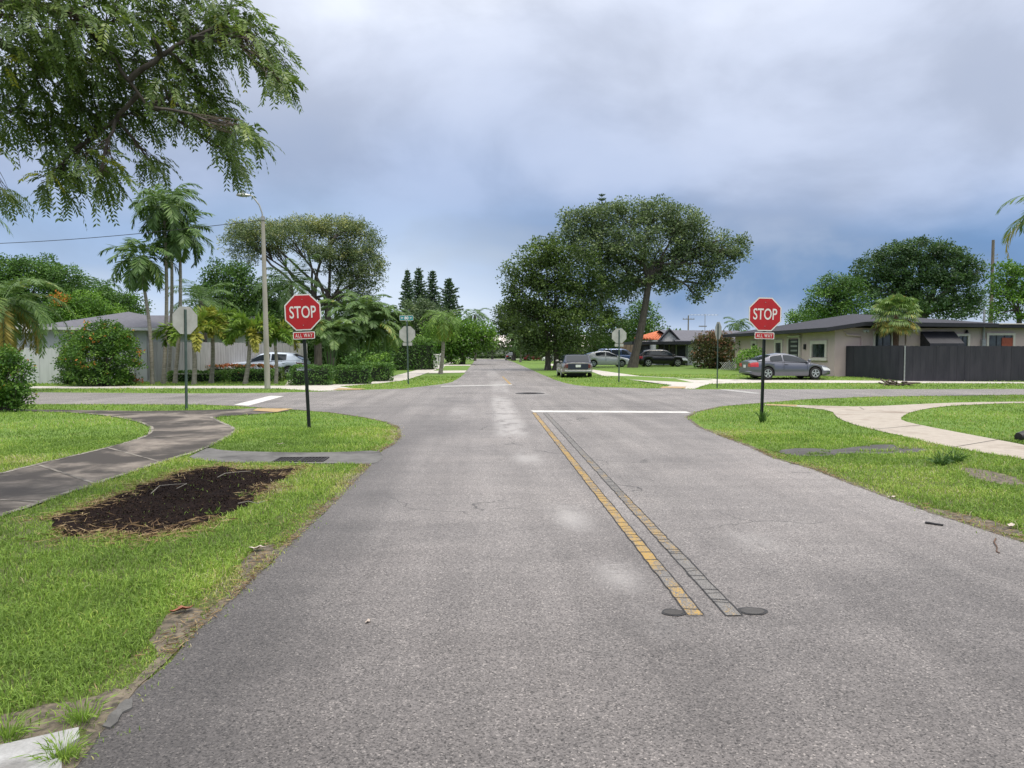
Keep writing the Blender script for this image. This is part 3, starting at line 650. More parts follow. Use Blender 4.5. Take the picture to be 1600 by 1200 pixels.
def make_grass(n, r0, r1, a0, a1, tall, base_w, seed):
    g = np.random.default_rng(seed)
    rr = np.exp(g.uniform(math.log(r0), math.log(r1), n)); aa = g.uniform(R(a0), R(a1), n)
    P = np.stack([rr * np.sin(aa), rr * np.cos(aa), np.zeros(n)], 1)
    keep = np.ones(n, bool)
    ir = inside(road_poly, P); der = np.minimum(seg_dist(P, left_near), seg_dist(P, right_near)); keep &= ~(ir & ~((der < g.exponential(.028, n)) & (g.random(n) < .6)))
    for bp_ in bare_soil: keep &= ~(inside(bp_, P) & (g.random(n) < .90))
    for poly in (lw, rw, nw, ne, apron): keep &= ~inside(poly, P)
    keep &= ~inside(PX(slab_c), P)
    ind = inside(dirt_s, P) | inside(rp, P); keep &= ~(ind & ~((vnoise(P, 3.1, 61) > .70) & inside(rp, P)) & (g.random(n) < .985))
    P = P[keep]; g2 = g.random(len(P))
    de = np.minimum(seg_dist(P, left_near), seg_dist(P, right_near))
    bare = vnoise(P, 1.7, 5) * .6 + vnoise(P, 5.1, 6) * .4
    thin = np.where(de < .22, .5 + .5 * de / .22, 1.) * np.where(bare > .74, .5, 1.)
    near_bare = np.exp(-((P[:, 0] + 1.75) ** 2 / .10 + (P[:, 1] - 3.1) ** 2 / .35)) + np.exp(-((P[:, 0] + 1.75) ** 2 / .03 + (P[:, 1] - 4.6) ** 2 / .16))
    ro = np.clip(1 - seg_dist(P, dirt_s + [dirt_s[0]]) / .45, 0, 1)
    thin = thin * (1 - .9 * np.clip(near_bare, 0, 1)) * (1 - .45 * ro)
    P = P[g2 < thin]; n = len(P); de = np.minimum(seg_dist(P, left_near), seg_dist(P, right_near)); ro = np.clip(1 - seg_dist(P, dirt_s + [dirt_s[0]]) / .45, 0, 1)
    P[:, 2] = zf(P[:, 0], P[:, 1]); r = np.hypot(P[:, 0], P[:, 1])
    lush = vnoise(P, .8, 8) * .55 + vnoise(P, 2.9, 9) * .45
    h = tall * (.45 + .8 * lush) * g.uniform(.55, 1.35, n) * np.where(de < .2, .65, 1.) * (1 + .018 * np.clip(r - 4, 0, 30))
    wd = base_w * (1 + .11 * np.clip(r - 3, 0, 60)) * g.uniform(.7, 1.3, n)
    az = g.uniform(0, 2 * math.pi, n); le = np.abs(g.normal(.62, .42, n))
    D = np.stack([np.cos(az), np.sin(az), np.zeros(n)], 1); Bv = np.stack([-np.sin(az), np.cos(az), np.zeros(n)], 1)
    yaw2 = g.uniform(-.9, .9, n)[:, None]; Bv = Bv * np.cos(yaw2) + D * np.sin(yaw2)
    up = np.array([0, 0, 1.])
    mid = P + up * (h * .55)[:, None] + D * (h * le * .30)[:, None]; tip = P + up * (h * (1 - .35 * np.minimum(le, 1)))[:, None] + D * (h * le * 1.0)[:, None]
    w2 = (wd / 2)[:, None]
    V = np.stack([P - Bv * w2, P + Bv * w2, mid + Bv * w2 * .75, mid - Bv * w2 * .75, mid - Bv * w2 * .75, mid + Bv * w2 * .75, tip + Bv * w2 * .12, tip - Bv * w2 * .12], 1).reshape(-1, 4, 3)
    yel = vnoise(P, .55, 21) * .6 + vnoise(P, 2.1, 22) * .4
    T = -.08 + 1.0 * yel + g.normal(0, .13, n) + np.where(g.random(n) < .09, .38, 0) + .22 * (vnoise(P, .23, 41) - .5) + np.where(de < .18, .20, 0) + ro * .36
    return V, np.repeat(T, 2)
Va, Ta = make_grass(820000, 2.2, 16, -50, 50, .050, .0048, 3)
Vb, Tb = make_grass(230000, 14, 48, -47, 47, .050, .0050, 4)
tag(quads('grass', np.concatenate([Va, Vb]), np.concatenate([Ta, Tb]), 'grass_blade'), kind='stuff')
# straw and dead thatch round the mulch pit
g = np.random.default_rng(77); n = 3300; k = g.integers(0, len(dirt_s), n)
P = np.array([[p.x, p.y, 0] for p in dirt_s])[k]; cc = np.array([cdir.x, cdir.y, 0])
dd = P - cc; P = cc + dd * (1 + g.normal(.02, .10, n))[:, None] + g.normal(0, .06, (n, 3)) * [1, 1, 0]; P[:, 2] = g.uniform(.012, .045, n)
kp = (vnoise(P, 1.2, 31) > .38) & ~inside(lw, P) & ~inside(apron, P); P = P[kp]; n = len(P)
A = g.normal(size=(n, 3)) * [1, 1, .18]
tag(quads('straw', kites(P, A, g.uniform(.05, .20, n), .006 + .004 * g.random(n), 1.5), g.random(n), 'straw'), kind='stuff')

n = 9000; k = g.integers(0, len(left_near) - 1, n); ln_ = [p for p in smooth_line(left_near, 1) if 0 < p.y < 16 and p.x > -6]; rn_ = [p for p in smooth_line(right_near, 1) if 0 < p.y < 16 and p.x < 9]
A_ = []
for line, sd_ in ((ln_, -1), (rn_, 1)):
    for a, b_ in zip(line[:-1], line[1:]):
        m_ = int((b_ - a).length * 240); d_ = (b_ - a).normalized(); nn_ = Vector((-d_.y, d_.x, 0)) * 1.0
        if nn_.x * sd_ < 0: nn_ = -nn_
        t_ = g.random(m_)[:, None]; A_.append(np.array(a)[None] * (1 - t_) + np.array(b_)[None] * t_ + np.array(nn_)[None] * (g.gamma(1.2, .10, m_) - .04)[:, None])
P = np.concatenate(A_); P = P[(vnoise(P, 1.9, 71) * .6 + vnoise(P, 6, 72) * .4 > .46) & ~inside(apron, P)]; n = len(P); P[:, 2] = g.uniform(.012, .035, n)
tag(quads('straw', kites(P, g.normal(size=(n, 3)) * [1, 1, .2], g.uniform(.02, .10, n), .004 + .004 * g.random(n), 1.5), g.random(n) * .8, 'straw'), kind='stuff')
n = 9000; q = g.random((n, 2)); lo = np.array([min(p.x for p in dirt_s), min(p.y for p in dirt_s)]); hi = np.array([max(p.x for p in dirt_s), max(p.y for p in dirt_s)])
P = np.concatenate([lo + q * (hi - lo), np.zeros((n, 1))], 1); P = P[inside(dirt_s, P)]; n = len(P); P[:, 2] = g.uniform(.015, .032, n) + .02 * (vnoise(P, 3, 51) - .3)
tag(quads('mulch_chips', kites(P, g.normal(size=(n, 3)) * [1, 1, .5], g.uniform(.008, .032, n), g.uniform(.006, .018, n), 1.2), g.random(n) ** 2.2, 'mulch_chip'), kind='stuff')

# ------------------------------------------------------------------ lettering
def text_mb(body, size, bold=.0, squeeze=1., space=1.):
    c = bpy.data.curves.new('lettering', 'FONT'); c.body = body; c.size = size; c.align_x = 'CENTER'; c.align_y = 'CENTER'
    c.offset = bold; c.resolution_u = 4; c.space_character = space; c.fill_mode = 'FRONT'
    o = bpy.data.objects.new('lettering', c); COL.objects.link(o); bpy.context.view_layer.update()
    me = bpy.data.meshes.new_from_object(o.evaluated_get(bpy.context.evaluated_depsgraph_get()))
    mb = MB(); xs = [v.co.x for v in me.vertices]; ys = [v.co.y for v in me.vertices]
    ox, oy = (max(xs) + min(xs)) / 2, (max(ys) + min(ys)) / 2
    mb.add([((v.co.x - ox) * squeeze, 0, v.co.y - oy) for v in me.vertices], [tuple(p.vertices) for p in me.polygons])
    bpy.data.objects.remove(o); bpy.data.meshes.remove(me); bpy.data.curves.remove(c)
    return mb
def shift(mb, d):
    mb.v = [(p[0] + d[0], p[1] + d[1], p[2] + d[2]) for p in mb.v]; return mb
def fit(mb, wd, ht, c):
    xs = [p[0] for p in mb.v]; zs = [p[2] for p in mb.v]; kx = wd / (max(xs) - min(xs)); kz = ht / (max(zs) - min(zs))
    mb.v = [(p[0] * kx + c[0], p[1] + c[1], p[2] * kz + c[2]) for p in mb.v]; return mb
def octagon(r, y, c=0., flip=1):
    return [(c + math.cos(R(22.5 + 45 * k)) * r, y, math.sin(R(22.5 + 45 * k)) * r) for k in range(8)]
def rrect(wd, ht, rad, y, cz):
    out = []
    for sx_, sz_, a0 in ((1, 1, 0), (-1, 1, 90), (-1, -1, 180), (1, -1, 270)):
        for k in range(4): a = R(a0 + 30 * k); out.append((sx_ * (wd / 2 - rad) + rad * math.cos(a), y, cz + sz_ * (ht / 2 - rad) + rad * math.sin(a)))
    return out
def stop_sign(label, loc, rz, lean=0., lift=2.12, post='post_black', plate=True, street=False, group='octagonal stop signs at the crossing', weeds=False):
    root = thing('stop_sign', label, 'stop sign', loc, rz, group); root.rotation_euler = (0, lean, rz)
    zc_ = lift + .38; ph = zc_ + .30 if not street else zc_ + .62
    p = MB()                                        # U-channel post
    p.box((0, .030, ph / 2 - .15), (.050, .005, ph + .3)); p.box((-.0275, .0175, ph / 2 - .15), (.005, .03, ph + .3)); p.box((.0275, .0175, ph / 2 - .15), (.005, .03, ph + .3))
    p.box((-.0335, .0045, ph / 2 - .15), (.007, .004, ph + .3)); p.box((.0335, .0045, ph / 2 - .15), (.007, .004, ph + .3))
    p.build('post', post, root)
    pl = MB(); o8 = [(x, 0, z + zc_) for x, _, z in octagon(.412, 0)]; pl.slab([(x, -.003, z) for x, _, z in o8], (0, .003, 0))
    b_ = pl.build('plate', 'sign_back', root)
    f = MB(); f.poly([(x, -.0045, z + zc_) for x, _, z in octagon(.408, 0)]); f.build('border', 'sign_white', root)
    f = MB(); f.poly([(x, -.0065, z + zc_) for x, _, z in octagon(.382, 0)]); fc = f.build('face', 'sign_red', root)
    t_ = fit(text_mb('STOP', .4, .004), .555, .255, (0, -.009, zc_ + .005)); t_.build('lettering', 'sign_white', fc, fix=False)
    for z in (.27, -.27): bo = MB(); bo.cyl((0, -.010, zc_ + z), .009, .008, 8, 'Y'); bo.build('bolt', 'galv', root)
    if plate:
        zp = lift - .105
        q = MB(); q.slab(rrect(.46, .155, .02, -.003, zp), (0, .003, 0)); pp = q.build('supplement_plate', 'sign_back', root)
        q = MB(); q.poly(rrect(.455, .150, .02, -.0045, zp)); q.build('border', 'sign_white', pp)
        q = MB(); q.poly(rrect(.425, .120, .014, -.0065, zp)); q.build('face', 'sign_red', pp)
        t_ = fit(text_mb('ALL WAY', .1, .001, space=1.3), .36, .078, (0, -.009, zp)); t_.build('lettering', 'sign_white', pp, fix=False)
    return root
stop_sign('red stop sign on a black post beside the stained curving pavement', G(483, 669), R(-1), R(-2.4), 2.06)
rs = stop_sign('red stop sign with weeds round its post, beside the pale pavement', G(1190, 660), R(2), R(1.0), 2.08)
stop_sign('pale back of a stop sign turned at an angle, on the near left corner', G(291, 640), R(-90 - 34), R(-.5), 2.10, 'post_green', False)
sb = stop_sign('pale back of a stop sign topped by a teal street name blade', G(638, 601), R(180), R(0.8), 2.08, 'post_green', True, True)
stop_sign('pale back of a stop sign standing before the large oak trunk', G(967, 597.5), R(180), R(0), 2.05, 'post_green')
stop_sign('grey stop sign seen edge-on on a thin green post before the copper bush', G(1121, 606.5), R(90 + 3), R(-.3), 2.15, 'post_green', False)
# street name blade, carried on the post of the stop sign
ws = G(638, 601)
sn = thing('street_name_sign', 'small teal street name blade reading SW 80 ST on top of a stop sign post', 'street sign', (ws.x - .07, ws.y, 3.12))
m_ = MB(); m_.slab([(-.33, -.004, 0), (.33, -.004, 0), (.33, -.004, .24), (-.33, -.004, .24)], (0, .008, 0)); m_.build('blade', 'sign_teal', sn)
m_ = MB()
for c, d in (((0, -.006, .232), (.64, .003, .014)), ((0, -.006, .008), (.64, .003, .014)), ((-.322, -.006, .12), (.014, .003, .21)), ((.322, -.006, .12), (.014, .003, .21))): m_.box(c, d)
m_.build('border', 'sign_white', sn)
m_ = fit(text_mb('80', .2, .006), .20, .145, (0, -.008, .12)); q = fit(text_mb('SW', .1, .004), .12, .08, (-.21, -.008, .12)); m_.add(q.v, q.f)
q = fit(text_mb('ST', .1, .004), .10, .08, (.21, -.008, .12)); m_.add(q.v, q.f); m_.build('lettering', 'sign_white', sn, fix=False)
m_ = MB(); m_.box((0, .0, -.035), (.05, .05, .07)); m_.build('bracket', 'galv', sn)

# ------------------------------------------------------------------ street lamps, poles, wire
def street_lamp(label, base, h, arm, rz, r0=.13, r1=.075, rise=.9):
    root = thing('street_lamp', label, 'street lamp', base, rz, 'street lamps')
    m_ = MB(); m_.tube([(0, 0, -.2), (0, 0, h * .5), (0, 0, h)], [r0, (r0 + r1) / 2, r1], 12); m_.build('pole', 'pole_concrete', root, True)
    m_ = MB(); m_.tube([(0, 0, h - .25), (-.02, 0, h + .12), (-arm * .25, 0, h + rise * .55), (-arm * .8, 0, h + rise), (-arm, 0, h + rise * 1.02)], .032, 8)
    m_.cyl((0, 0, h - .1), r1 + .03, .12, 12); m_.build('arm', 'galv', root, True)
    m_ = MB(); z = h + rise * 1.02
    m_.loft([[Vector((-arm - x, math.cos(a) * w_, z + dz + math.sin(a) * t_)) for a in [k * .785 for k in range(8)]] for x, w_, t_, dz in ((-.05, .03, .03, 0), (.08, .10, .06, 0), (.30, .15, .09, .01), (.48, .10, .06, .01), (.55, .02, .02, .01))])
    hd = m_.build('lamp_head', 'galv', root, True); m_ = MB(); m_.cyl((-arm - .28, 0, z + .125), .05, .09, 10); m_.build('sensor', 'galv', hd, True)
    return root
lp = G(418, 608); street_lamp('tall concrete street lamp with a slanting bracket arm by the near fence corner', lp, 7.35, .50, R(0), .125, .075, .85).rotation_euler = (0, R(-.7), R(8))
l2 = gnd(805, 128); street_lamp('distant slim street lamp before the far dark tree', l2, 9.6, 1.6, R(0), .14, .08, .5)
tp = at(410, 344, lp.y); far = at(-260, 384, lp.y + 4)
m_ = MB(); m_.tube([tp.lerp(far, k / 24) - Vector((0, 0, .35 * math.sin(math.pi * k / 24))) for k in range(25)], .014, 5)
tag(m_.build('overhead_wire', 'black_trim'), 'thin black overhead wire strung from the street lamp out over the palms', 'wire')
def utility_pole(label, u, Y, h, arms, r=.14, cond=False):
    root = thing('utility_pole', label, 'utility pole', gnd(u, Y), 0, 'wooden utility poles')
    m_ = MB(); m_.tube([(0, 0, -.2), (0, 0, h)], [r, r * .7], 10); m_.build('pole', 'wood_pole', root, True)
    if arms:
        m_ = MB(); m_.box((0, -.15, h - .6), (1.9, .09, .11)); m_.build('crossarm', 'wood_pole', root)
        for x in (-.85, -.3, .4, .85): m_ = MB(); m_.cyl((x, -.15, h - .46), .045, .16, 8); m_.build('insulator', 'galv', root)
    else:
        for k in range(4): m_ = MB(); m_.box((.22, 0, h - 1.3 - k * .28), (.36, .03, .03)); m_.cyl((.40, 0, h - 1.25 - k * .28), .04, .12, 8); m_.build('insulator', 'galv', root)
    return root
utility_pole('tall bare wooden pole rising behind the round dark tree and dark-roofed house', 1547, 62, 11.0, False, .17)
utility_pole('small far wooden pole behind the white gabled house roof', 1075, 118, 7.4, True, .13)
an = thing('tv_antenna', 'spindly roof antenna mast above the grey shingle roof', 'antenna', Vector((at(1101, 549, 84).x, 84, 3.2)))
m_ = MB(); m_.tube([(0, 0, 0), (0, 0, 2.7)], .035, 6); m_.build('mast', 'galv', an)
m_ = MB(); m_.tube([(-1.9, 0, 2.6), (1.5, 0, 2.6)], .022, 5)
for k in range(9): m_.tube([(-1.8 + k * .4, -.5, 2.6), (-1.8 + k * .4, .5, 2.6)], .016, 5)
m_.box((-.25, 0, 1.3), (.9, .1, .14)); m_.build('array', 'galv', an)

# ------------------------------------------------------------------ houses
def win(root, c, wd, ht, axis, trim='trim_cream', fr=.16, mull=1, name='window'):
    """window on a wall facing -Y (axis 'y') or -X (axis 'x'), c on the wall plane"""
    def bx(mb, a, z, da, dz, dep, out):
        if axis == 'y': mb.box((c[0] + a, c[1] - out, c[2] + z), (da, dep, dz))
        else: mb.box((c[0] - out, c[1] + a, c[2] + z), (dep, da, dz))
    f = MB()
    bx(f, 0, ht / 2 + fr / 2, wd + 2 * fr, fr, .10, .04); bx(f, 0, -ht / 2 - fr / 2, wd + 2 * fr + .08, fr * .8, .14, .06)
    bx(f, -wd / 2 - fr / 2, 0, fr, ht, .10, .04); bx(f, wd / 2 + fr / 2, 0, fr, ht, .10, .04)
    o = f.build(name, trim, root)
    g_ = MB(); bx(g_, 0, 0, wd, ht, .02, .005); g_.build('pane', 'window_glass', o)
    for k in range(mull): s_ = MB(); bx(s_, -wd / 2 + wd * (k + 1) / (mull + 1), 0, .04, ht, .03, .02); s_.build('mullion', 'black_metal', o)
    return o
X0, Y0 = 20.3, 42.0
hb = thing('ranch_house', 'long taupe single-storey house with a dark low roof behind the black fence', 'house', (X0, Y0, .16))
def hl(x, y, z=0.): return (x - X0, y - Y0, z)
m_ = MB(); m_.slab([(0, 0, -.3), (16, 0, -.3), (16, 17, -.3), (0, 17, -.3)], (0, 0, 3.12)); m_.build('wall', 'stucco_taupe', hb)
# low hip roof, its south-west corner dropping to a lower eave
SW, Bk, SE, NE_, NW_ = (-.85, -.75, 2.66), (1.35, -.75, 2.98), (9.2, -.75, 2.90), (9.2, 17.6, 2.90), (-.85, 17.6, 2.66)
D1, D2 = (4.9, 7.6, 3.86), (8.2, 7.6, 3.70)
m_ = MB(); up = .16
T = lambda p, z: (p[0], p[1], p[2] + z)
for f_ in ((SW, Bk, D1), (Bk, SE, D2, D1), (SW, D1, NW_), (NW_, D1, D2, NE_), (SE, NE_, D2)): m_.add([T(p, up) for p in f_], [tuple(range(len(f_)))])
m_.build('roof', 'shingle', hb)
m_ = MB()
ring = [SW, Bk, SE, NE_, NW_]
for a, b_ in zip(ring, ring[1:] + ring[:1]): m_.add([T(a, -.06), T(b_, -.06), T(b_, up - .003), T(a, up - .003)], [(0, 1, 2, 3)])
m_.add([T(p, -.06) for p in ring], [(4, 3, 2, 1, 0)]); m_.build('fascia', 'fascia_dark', hb)
m_ = MB(); m_.slab([(9.25, -.55, 2.83), (16.6, -.55, 2.83), (16.6, 17.4, 2.83), (9.25, 17.4, 2.83)], (0, 0, .20)); m_.build('flat_roof', 'fascia_dark', hb)
m_ = MB(); m_.box((12.9, -.56, 3.045), (7.2, .10, .05)); m_.build('drip_edge', 'trim_cream', hb)
for Y1, Y2, z1, z2, ml in ((42.75, 45.2, 1.05, 1.95, 1), (49.25, 50.9, .95, 2.1, 0), (54, 55.4, .9, 2.1, 0)):
    win(hb, (0, (Y1 + Y2) / 2 - Y0, (z1 + z2) / 2), Y2 - Y1 - .7, z2 - z1 - .1, 'x', mull=ml, fr=.22)
m_ = MB(); m_.box((-.05, 5.45, 1.1), (.12, 1.5, 2.3)); dr = m_.build('door', 'black_metal', hb)
m_ = MB()
for k in range(7): m_.box((-.12, 5.35, .35 + k * .29), (.03, 1.0, .11))
m_.build('panel', 'galv', dr)
m_ = MB(); m_.box((-.07, 4.55, 1.2), (.16, .14, 2.4)); m_.box((-.07, 6.35, 1.2), (.16, .14, 2.4)); m_.box((-.07, 5.45, 2.42), (.16, 1.94, .14)); m_.build('door_frame', 'trim_cream', hb)
m_ = MB(); m_.box((-.06, 3.9, 1.75), (.12, .18, .34), bev=.02); m_.build('wall_lamp', 'black_metal', hb)
for x1, x2, z1, z2, ml in ((22.5, 23.75, 1.2, 2.5, 1), (27.45, 28.3, 1.2, 2.35, 1), (29.25, 31.0, 1.3, 2.4, 2)):
    win(hb, ((x1 + x2) / 2 - X0, 0, (z1 + z2) / 2), x2 - x1 - .3, z2 - z1, 'y', mull=ml, fr=.13)
m_ = MB(); m_.box((10.25, -.03, 1.75), (.7, .05, 1.0)); m_.build('brick_panel', 'brick_red', hb)
m_ = MB(); aw = [(5.05, 0, 2.62), (5.05, -.95, 1.92), (5.05, -.95, 1.76), (5.05, 0, 1.76)]
m_.slab([(x + .0, y - .01, z) for x, y, z in aw], (2.0, 0, 0)); aw_o = m_.build('awning', 'awning', hb)
m_ = MB(); m_.tube([(0.55, -.02, 2.6), (0.62, -.12, 2.42), (1.5, -.10, 2.34), (1.55, -.06, 2.2), (1.55, -.06, .2)], .05, 8); m_.build('downpipe', 'stucco_taupe', hb, True)
m_ = MB(); m_.tube([(4.2, -.05, 2.8), (4.2, -.05, .2)], .04, 8); m_.build('downpipe', 'stucco_taupe', hb, True)
for x in (1.7, 4.6):
    m_ = MB(); m_.cyl((x, -.08, 2.62), .07, .12, 10, 'Y'); m_.cyl((x + .18, -.08, 2.62), .07, .12, 10, 'Y'); m_.box((x + .09, -.03, 2.68), (.32, .05, .06)); m_.build('flood_lamp', 'lamp_clear', hb, True)
m_ = MB(); m_.cyl((7.75, -.1, 2.62), .10, .18, 12, r2=.05); m_.build('wall_lamp', 'black_metal', hb, True)
m_ = MB(); m_.tube([(8.75, -.12, .6), (8.75, -.12, 3.4), (8.75, -.12, 3.9)], [.07, .06, .05], 8); m_.box((8.75, -.10, 1.9), (.22, .16, .5)); m_.build('service_mast', 'galv', hb, True)
# black fence: long run plus the angled gate
def fence(name, label, pts, z0, z1, mat, boards, cap=None, th=.03, postm=None, gap=.006, post_every=2.4):
    root = thing(name, label, 'fence', (pts[0][0], pts[0][1], 0)); o = Vector((pts[0][0], pts[0][1], 0))
    mb = MB()
    for a, b_ in zip(pts[:-1], pts[1:]):
        a, b_ = Vector((*a, 0)) - o, Vector((*b_, 0)) - o; d = b_ - a; ln = d.length; n_ = max(1, int(ln / boards)); rz = math.atan2(d.y, d.x)
        for k in range(n_):
            c = a + d * ((k + .5) / n_); zz = z1 + random.gauss(0, .006); mb.box((c.x - math.sin(rz) * random.gauss(0, .003), c.y + random.gauss(0, .003), (z0 + zz) / 2), (ln / n_ - gap, th, zz - z0), rz)
        for k in range(int(ln / post_every) + 1):
            c = a + d * min(1, k * post_every / ln); c += Vector((-math.sin(rz), math.cos(rz), 0)) * .07; pm = MB(); pm.box((c.x, c.y, (z0 + z1) / 2), (.09, .09, z1 - z0), rz); pm.build('post', postm or mat, root)
    mb.build('board_panel', mat, root); return root
g1, g2 = G(1413, 597.3), at(1317, 549, 42.3)
fence('board_fence', 'long matt black board fence in front of the taupe house', [(g1.x, g1.y), (g1.x + 30, g1.y + .2)], -.1, 1.90, 'fence_black', .14, gap=.003)
gt = fence('fence_gate', 'black double gate with rust streaks joining the fence to the house', [(g2.x, g2.y - .4), (g1.x - .06, g1.y + .03)], .10, 1.93, 'fence_black', .30, gap=.003, post_every=1.9)
m_ = MB(); m_.box((g1.x - g2.x - .03, g1.y - g2.y + .36, .96), (.05, .05, 1.92)); m_.build('hinge_post', 'galv', gt)
# white gabled house with the carport beyond the oak
hx = lambda u, Y=76.: at(u, 549, Y).x
bx0 = hx(990); Hb = thing('gabled_house', 'small white house with a grey roof, white gable and dark carport', 'house', (bx0, 76, .16))
lx = lambda u: hx(u) - bx0
zz = lambda v, Y=76.: CH + (549 - v) / F * Y - .16
m_ = MB(); m_.slab([(lx(1032), 2, -.2), (lx(1182), 2, -.2), (lx(1182), 12, -.2), (lx(1032), 12, -.2)], (0, 0, zz(531) + .2)); m_.build('wall', 'stucco_white', Hb)
m_ = MB(); m_.slab([(lx(1035), 1.4, zz(533)), (lx(1067), 1.4, zz(533)), (lx(1051), 1.4, zz(517))], (0, .2, 0)); m_.build('gable', 'stucco_white', Hb)
m_ = MB()
for a, b_ in (((1034.5, 534), (1051, 515.5)), ((1068, 534), (1051, 515.5))):
    p, q = (lx(a[0]), 1.2, zz(a[1])), (lx(b_[0]), 1.2, zz(b_[1])); m_.add([p, q, (q[0], 1.9, q[2]), (p[0], 1.9, p[2]), (p[0], 1.2, p[2] + .22), (q[0], 1.2, q[2] + .22), (q[0], 1.9, q[2] + .22), (p[0], 1.9, p[2] + .22)], [(0, 1, 5, 4), (4, 5, 6, 7), (3, 2, 6, 7), (0, 3, 7, 4)])
m_.build('gable_roof', 'fascia_dark', Hb)
m_ = MB(); e0, e1, r0_, r1_ = (lx(1058), .8, zz(532)), (lx(1190), .8, zz(533)), (lx(1053), 6.5, zz(512.5)), (lx(1186), 6.5, zz(513.5))
m_.add([e0, e1, r1_, r0_, (lx(1053), 13, zz(531)), (lx(1190), 13, zz(531))], [(0, 1, 2, 3), (3, 2, 5, 4)]); m_.add([e0, e1, (e1[0], e1[1], e1[2] - .2), (e0[0], e0[1], e0[2] - .2)], [(0, 1, 2, 3)]); m_.build('roof', 'shingle_grey', Hb)
m_ = MB(); m_.slab([(lx(980), -2.5, zz(538.5)), (lx(1085), -2.5, zz(538.5)), (lx(1085), 2, zz(538.5)), (lx(980), 2, zz(538.5))], (0, 0, zz(534) - zz(538.5))); m_.build('carport_roof', 'fascia_dark', Hb)
for u in (984, 1029, 1064):
    m_ = MB(); m_.tube([(lx(u), -2.3, -.2), (lx(u), -2.3, zz(538))], .06, 8); m_.build('post', 'black_metal', Hb)
m_ = MB(); m_.box((lx(1081.5), -2.2, zz(539) / 2), (.16, .16, zz(539)), 0); m_.build('post', 'white_vinyl', Hb)
win(Hb, (lx(1044), 2, zz(551)), .9, 1.5, 'y', 'black_metal', .08, 1); win(Hb, (lx(1058.5), 2, zz(547)), .5, 1.0, 'y', 'black_metal', .06, 0)
m_ = MB(); m_.box((lx(1072.5), 1.96, 1.05), (.95, .06, 2.1)); m_.build('door', 'black_metal', Hb)
m_ = MB(); m_.box((lx(1090), -1.5, .35), (2.0, .15, 1.0)); m_.build('porch_wall', 'stucco_white', Hb)
# orange tiled roof house behind it
Oh = thing('tiled_house', 'house with an orange clay tile roof showing behind the black parked car', 'house', (hx(1002, 84), 80, .16))
ox = lambda u: at(u, 549, 81).x - Oh.location.x
oz = lambda v: CH + (549 - v) / F * 81 - .16
m_ = MB(); m_.slab([(ox(990), 1, -.2), (ox(1045), 1, -.2), (ox(1045), 9, -.2), (ox(990), 9, -.2)], (0, 0, oz(534) + .2)); m_.build('wall', 'carport_stuff', Oh)
m_ = MB(); m_.add([(ox(988), 0, oz(529)), (ox(1064), 0, oz(533)), (ox(1056), 5, oz(517)), (ox(1042), 5, oz(517))], [(0, 1, 2, 3)])
for k in range(16):
    a = Vector((ox(989 + k * 4.7), 0, oz(529 + k * .25) + .06)); b_ = Vector((ox(1042 + k * .85), 5, oz(517) + .06)); m_.tube([a, b_], .09, 6)
m_.build('roof', 'clay', Oh)
win(Oh, (ox(1010), 1, 1.5), 1.2, 1.1, 'y', 'dark_room', .1, 1); win(Oh, (ox(1027), 1, 1.5), 1.0, 1.1, 'y', 'dark_room', .1, 1)
# left house
Lx = lambda u, Y=40.: at(u, 549, Y).x
bl0 = Lx(235); LH = thing('bungalow', 'pale grey bungalow with a low hipped shingle roof behind the round flowering bush', 'house', (bl0, 40, 0))
la = lambda u: Lx(u) - bl0
m_ = MB(); m_.slab([(la(-150), 0, -.2), (la(235), 0, -.2), (la(235), 11, -.2), (la(-150), 11, -.2)], (0, 0, 2.98)); m_.build('wall', 'stucco_grey', LH)
zl = lambda v, Y=39.4: CH + (549 - v) / F * Y
m_ = MB(); a, b_, c, d = (la(60), -.6, zl(511)), (la(256), -.6, zl(512.5)), (la(256), 12, zl(512.5)), (la(60), 12, zl(511))
r_ = (Lx(196, 45) - bl0, 5.5, CH + (549 - 488.5) / F * 45.5)
for f_ in ((a, b_, r_), (b_, c, r_), (c, d, r_), (d, a, r_)): m_.add(f_, [(0, 1, 2)])
m_.build('roof', 'shingle_grey', LH)
m_ = MB(); m_.slab([(p[0], p[1], p[2] - .16) for p in (a, b_, c, d)], (0, 0, .15)); m_.build('fascia', 'stucco_grey', LH)
m_ = MB(); m_.slab([(la(-160), -.5, 2.6), (la(64), -.5, 2.6), (la(64), 11, 2.6), (la(-160), 11, 2.6)], (0, 0, .2)); m_.slab([(la(-160), -.35, 2.8), (la(62), -.35, 2.8), (la(62), 11, 2.8), (la(-160), 11, 2.8)], (0, 0, .3)); m_.build('flat_roof', 'stucco_white', LH)
m_ = MB(); m_.box((la(205), -.08, 1.3), (.35, .16, 2.6)); m_.build('pilaster', 'stucco_white', LH)
m_ = MB(); m_.tube([(la(231), -.06, 2.7), (la(231), -.06, .1)], .045, 8); m_.build('downpipe', 'fence_grey', LH, True)
B2 = thing('bungalow', 'neighbouring pale house whose grey roof peaks behind the tall palms', 'house', (Lx(262, 52), 52, 0))
o2 = B2.location.x; m_ = MB(); m_.slab([(Lx(215, 52) - o2, 0, -.2), (Lx(420, 52) - o2, 0, -.2), (Lx(420, 52) - o2, 8, -.2), (Lx(215, 52) - o2, 8, -.2)], (0, 0, 3.0)); m_.build('wall', 'stucco_white', B2)
m_ = MB(); a, b_, c, d = [(Lx(q, 52) - o2, y, 2.85) for q, y in ((205, -.5), (428, -.5), (428, 8.5), (205, 8.5))]; e, f_ = (Lx(236, 56) - o2, 4, 4.3), (Lx(400, 56) - o2, 4, 4.3)
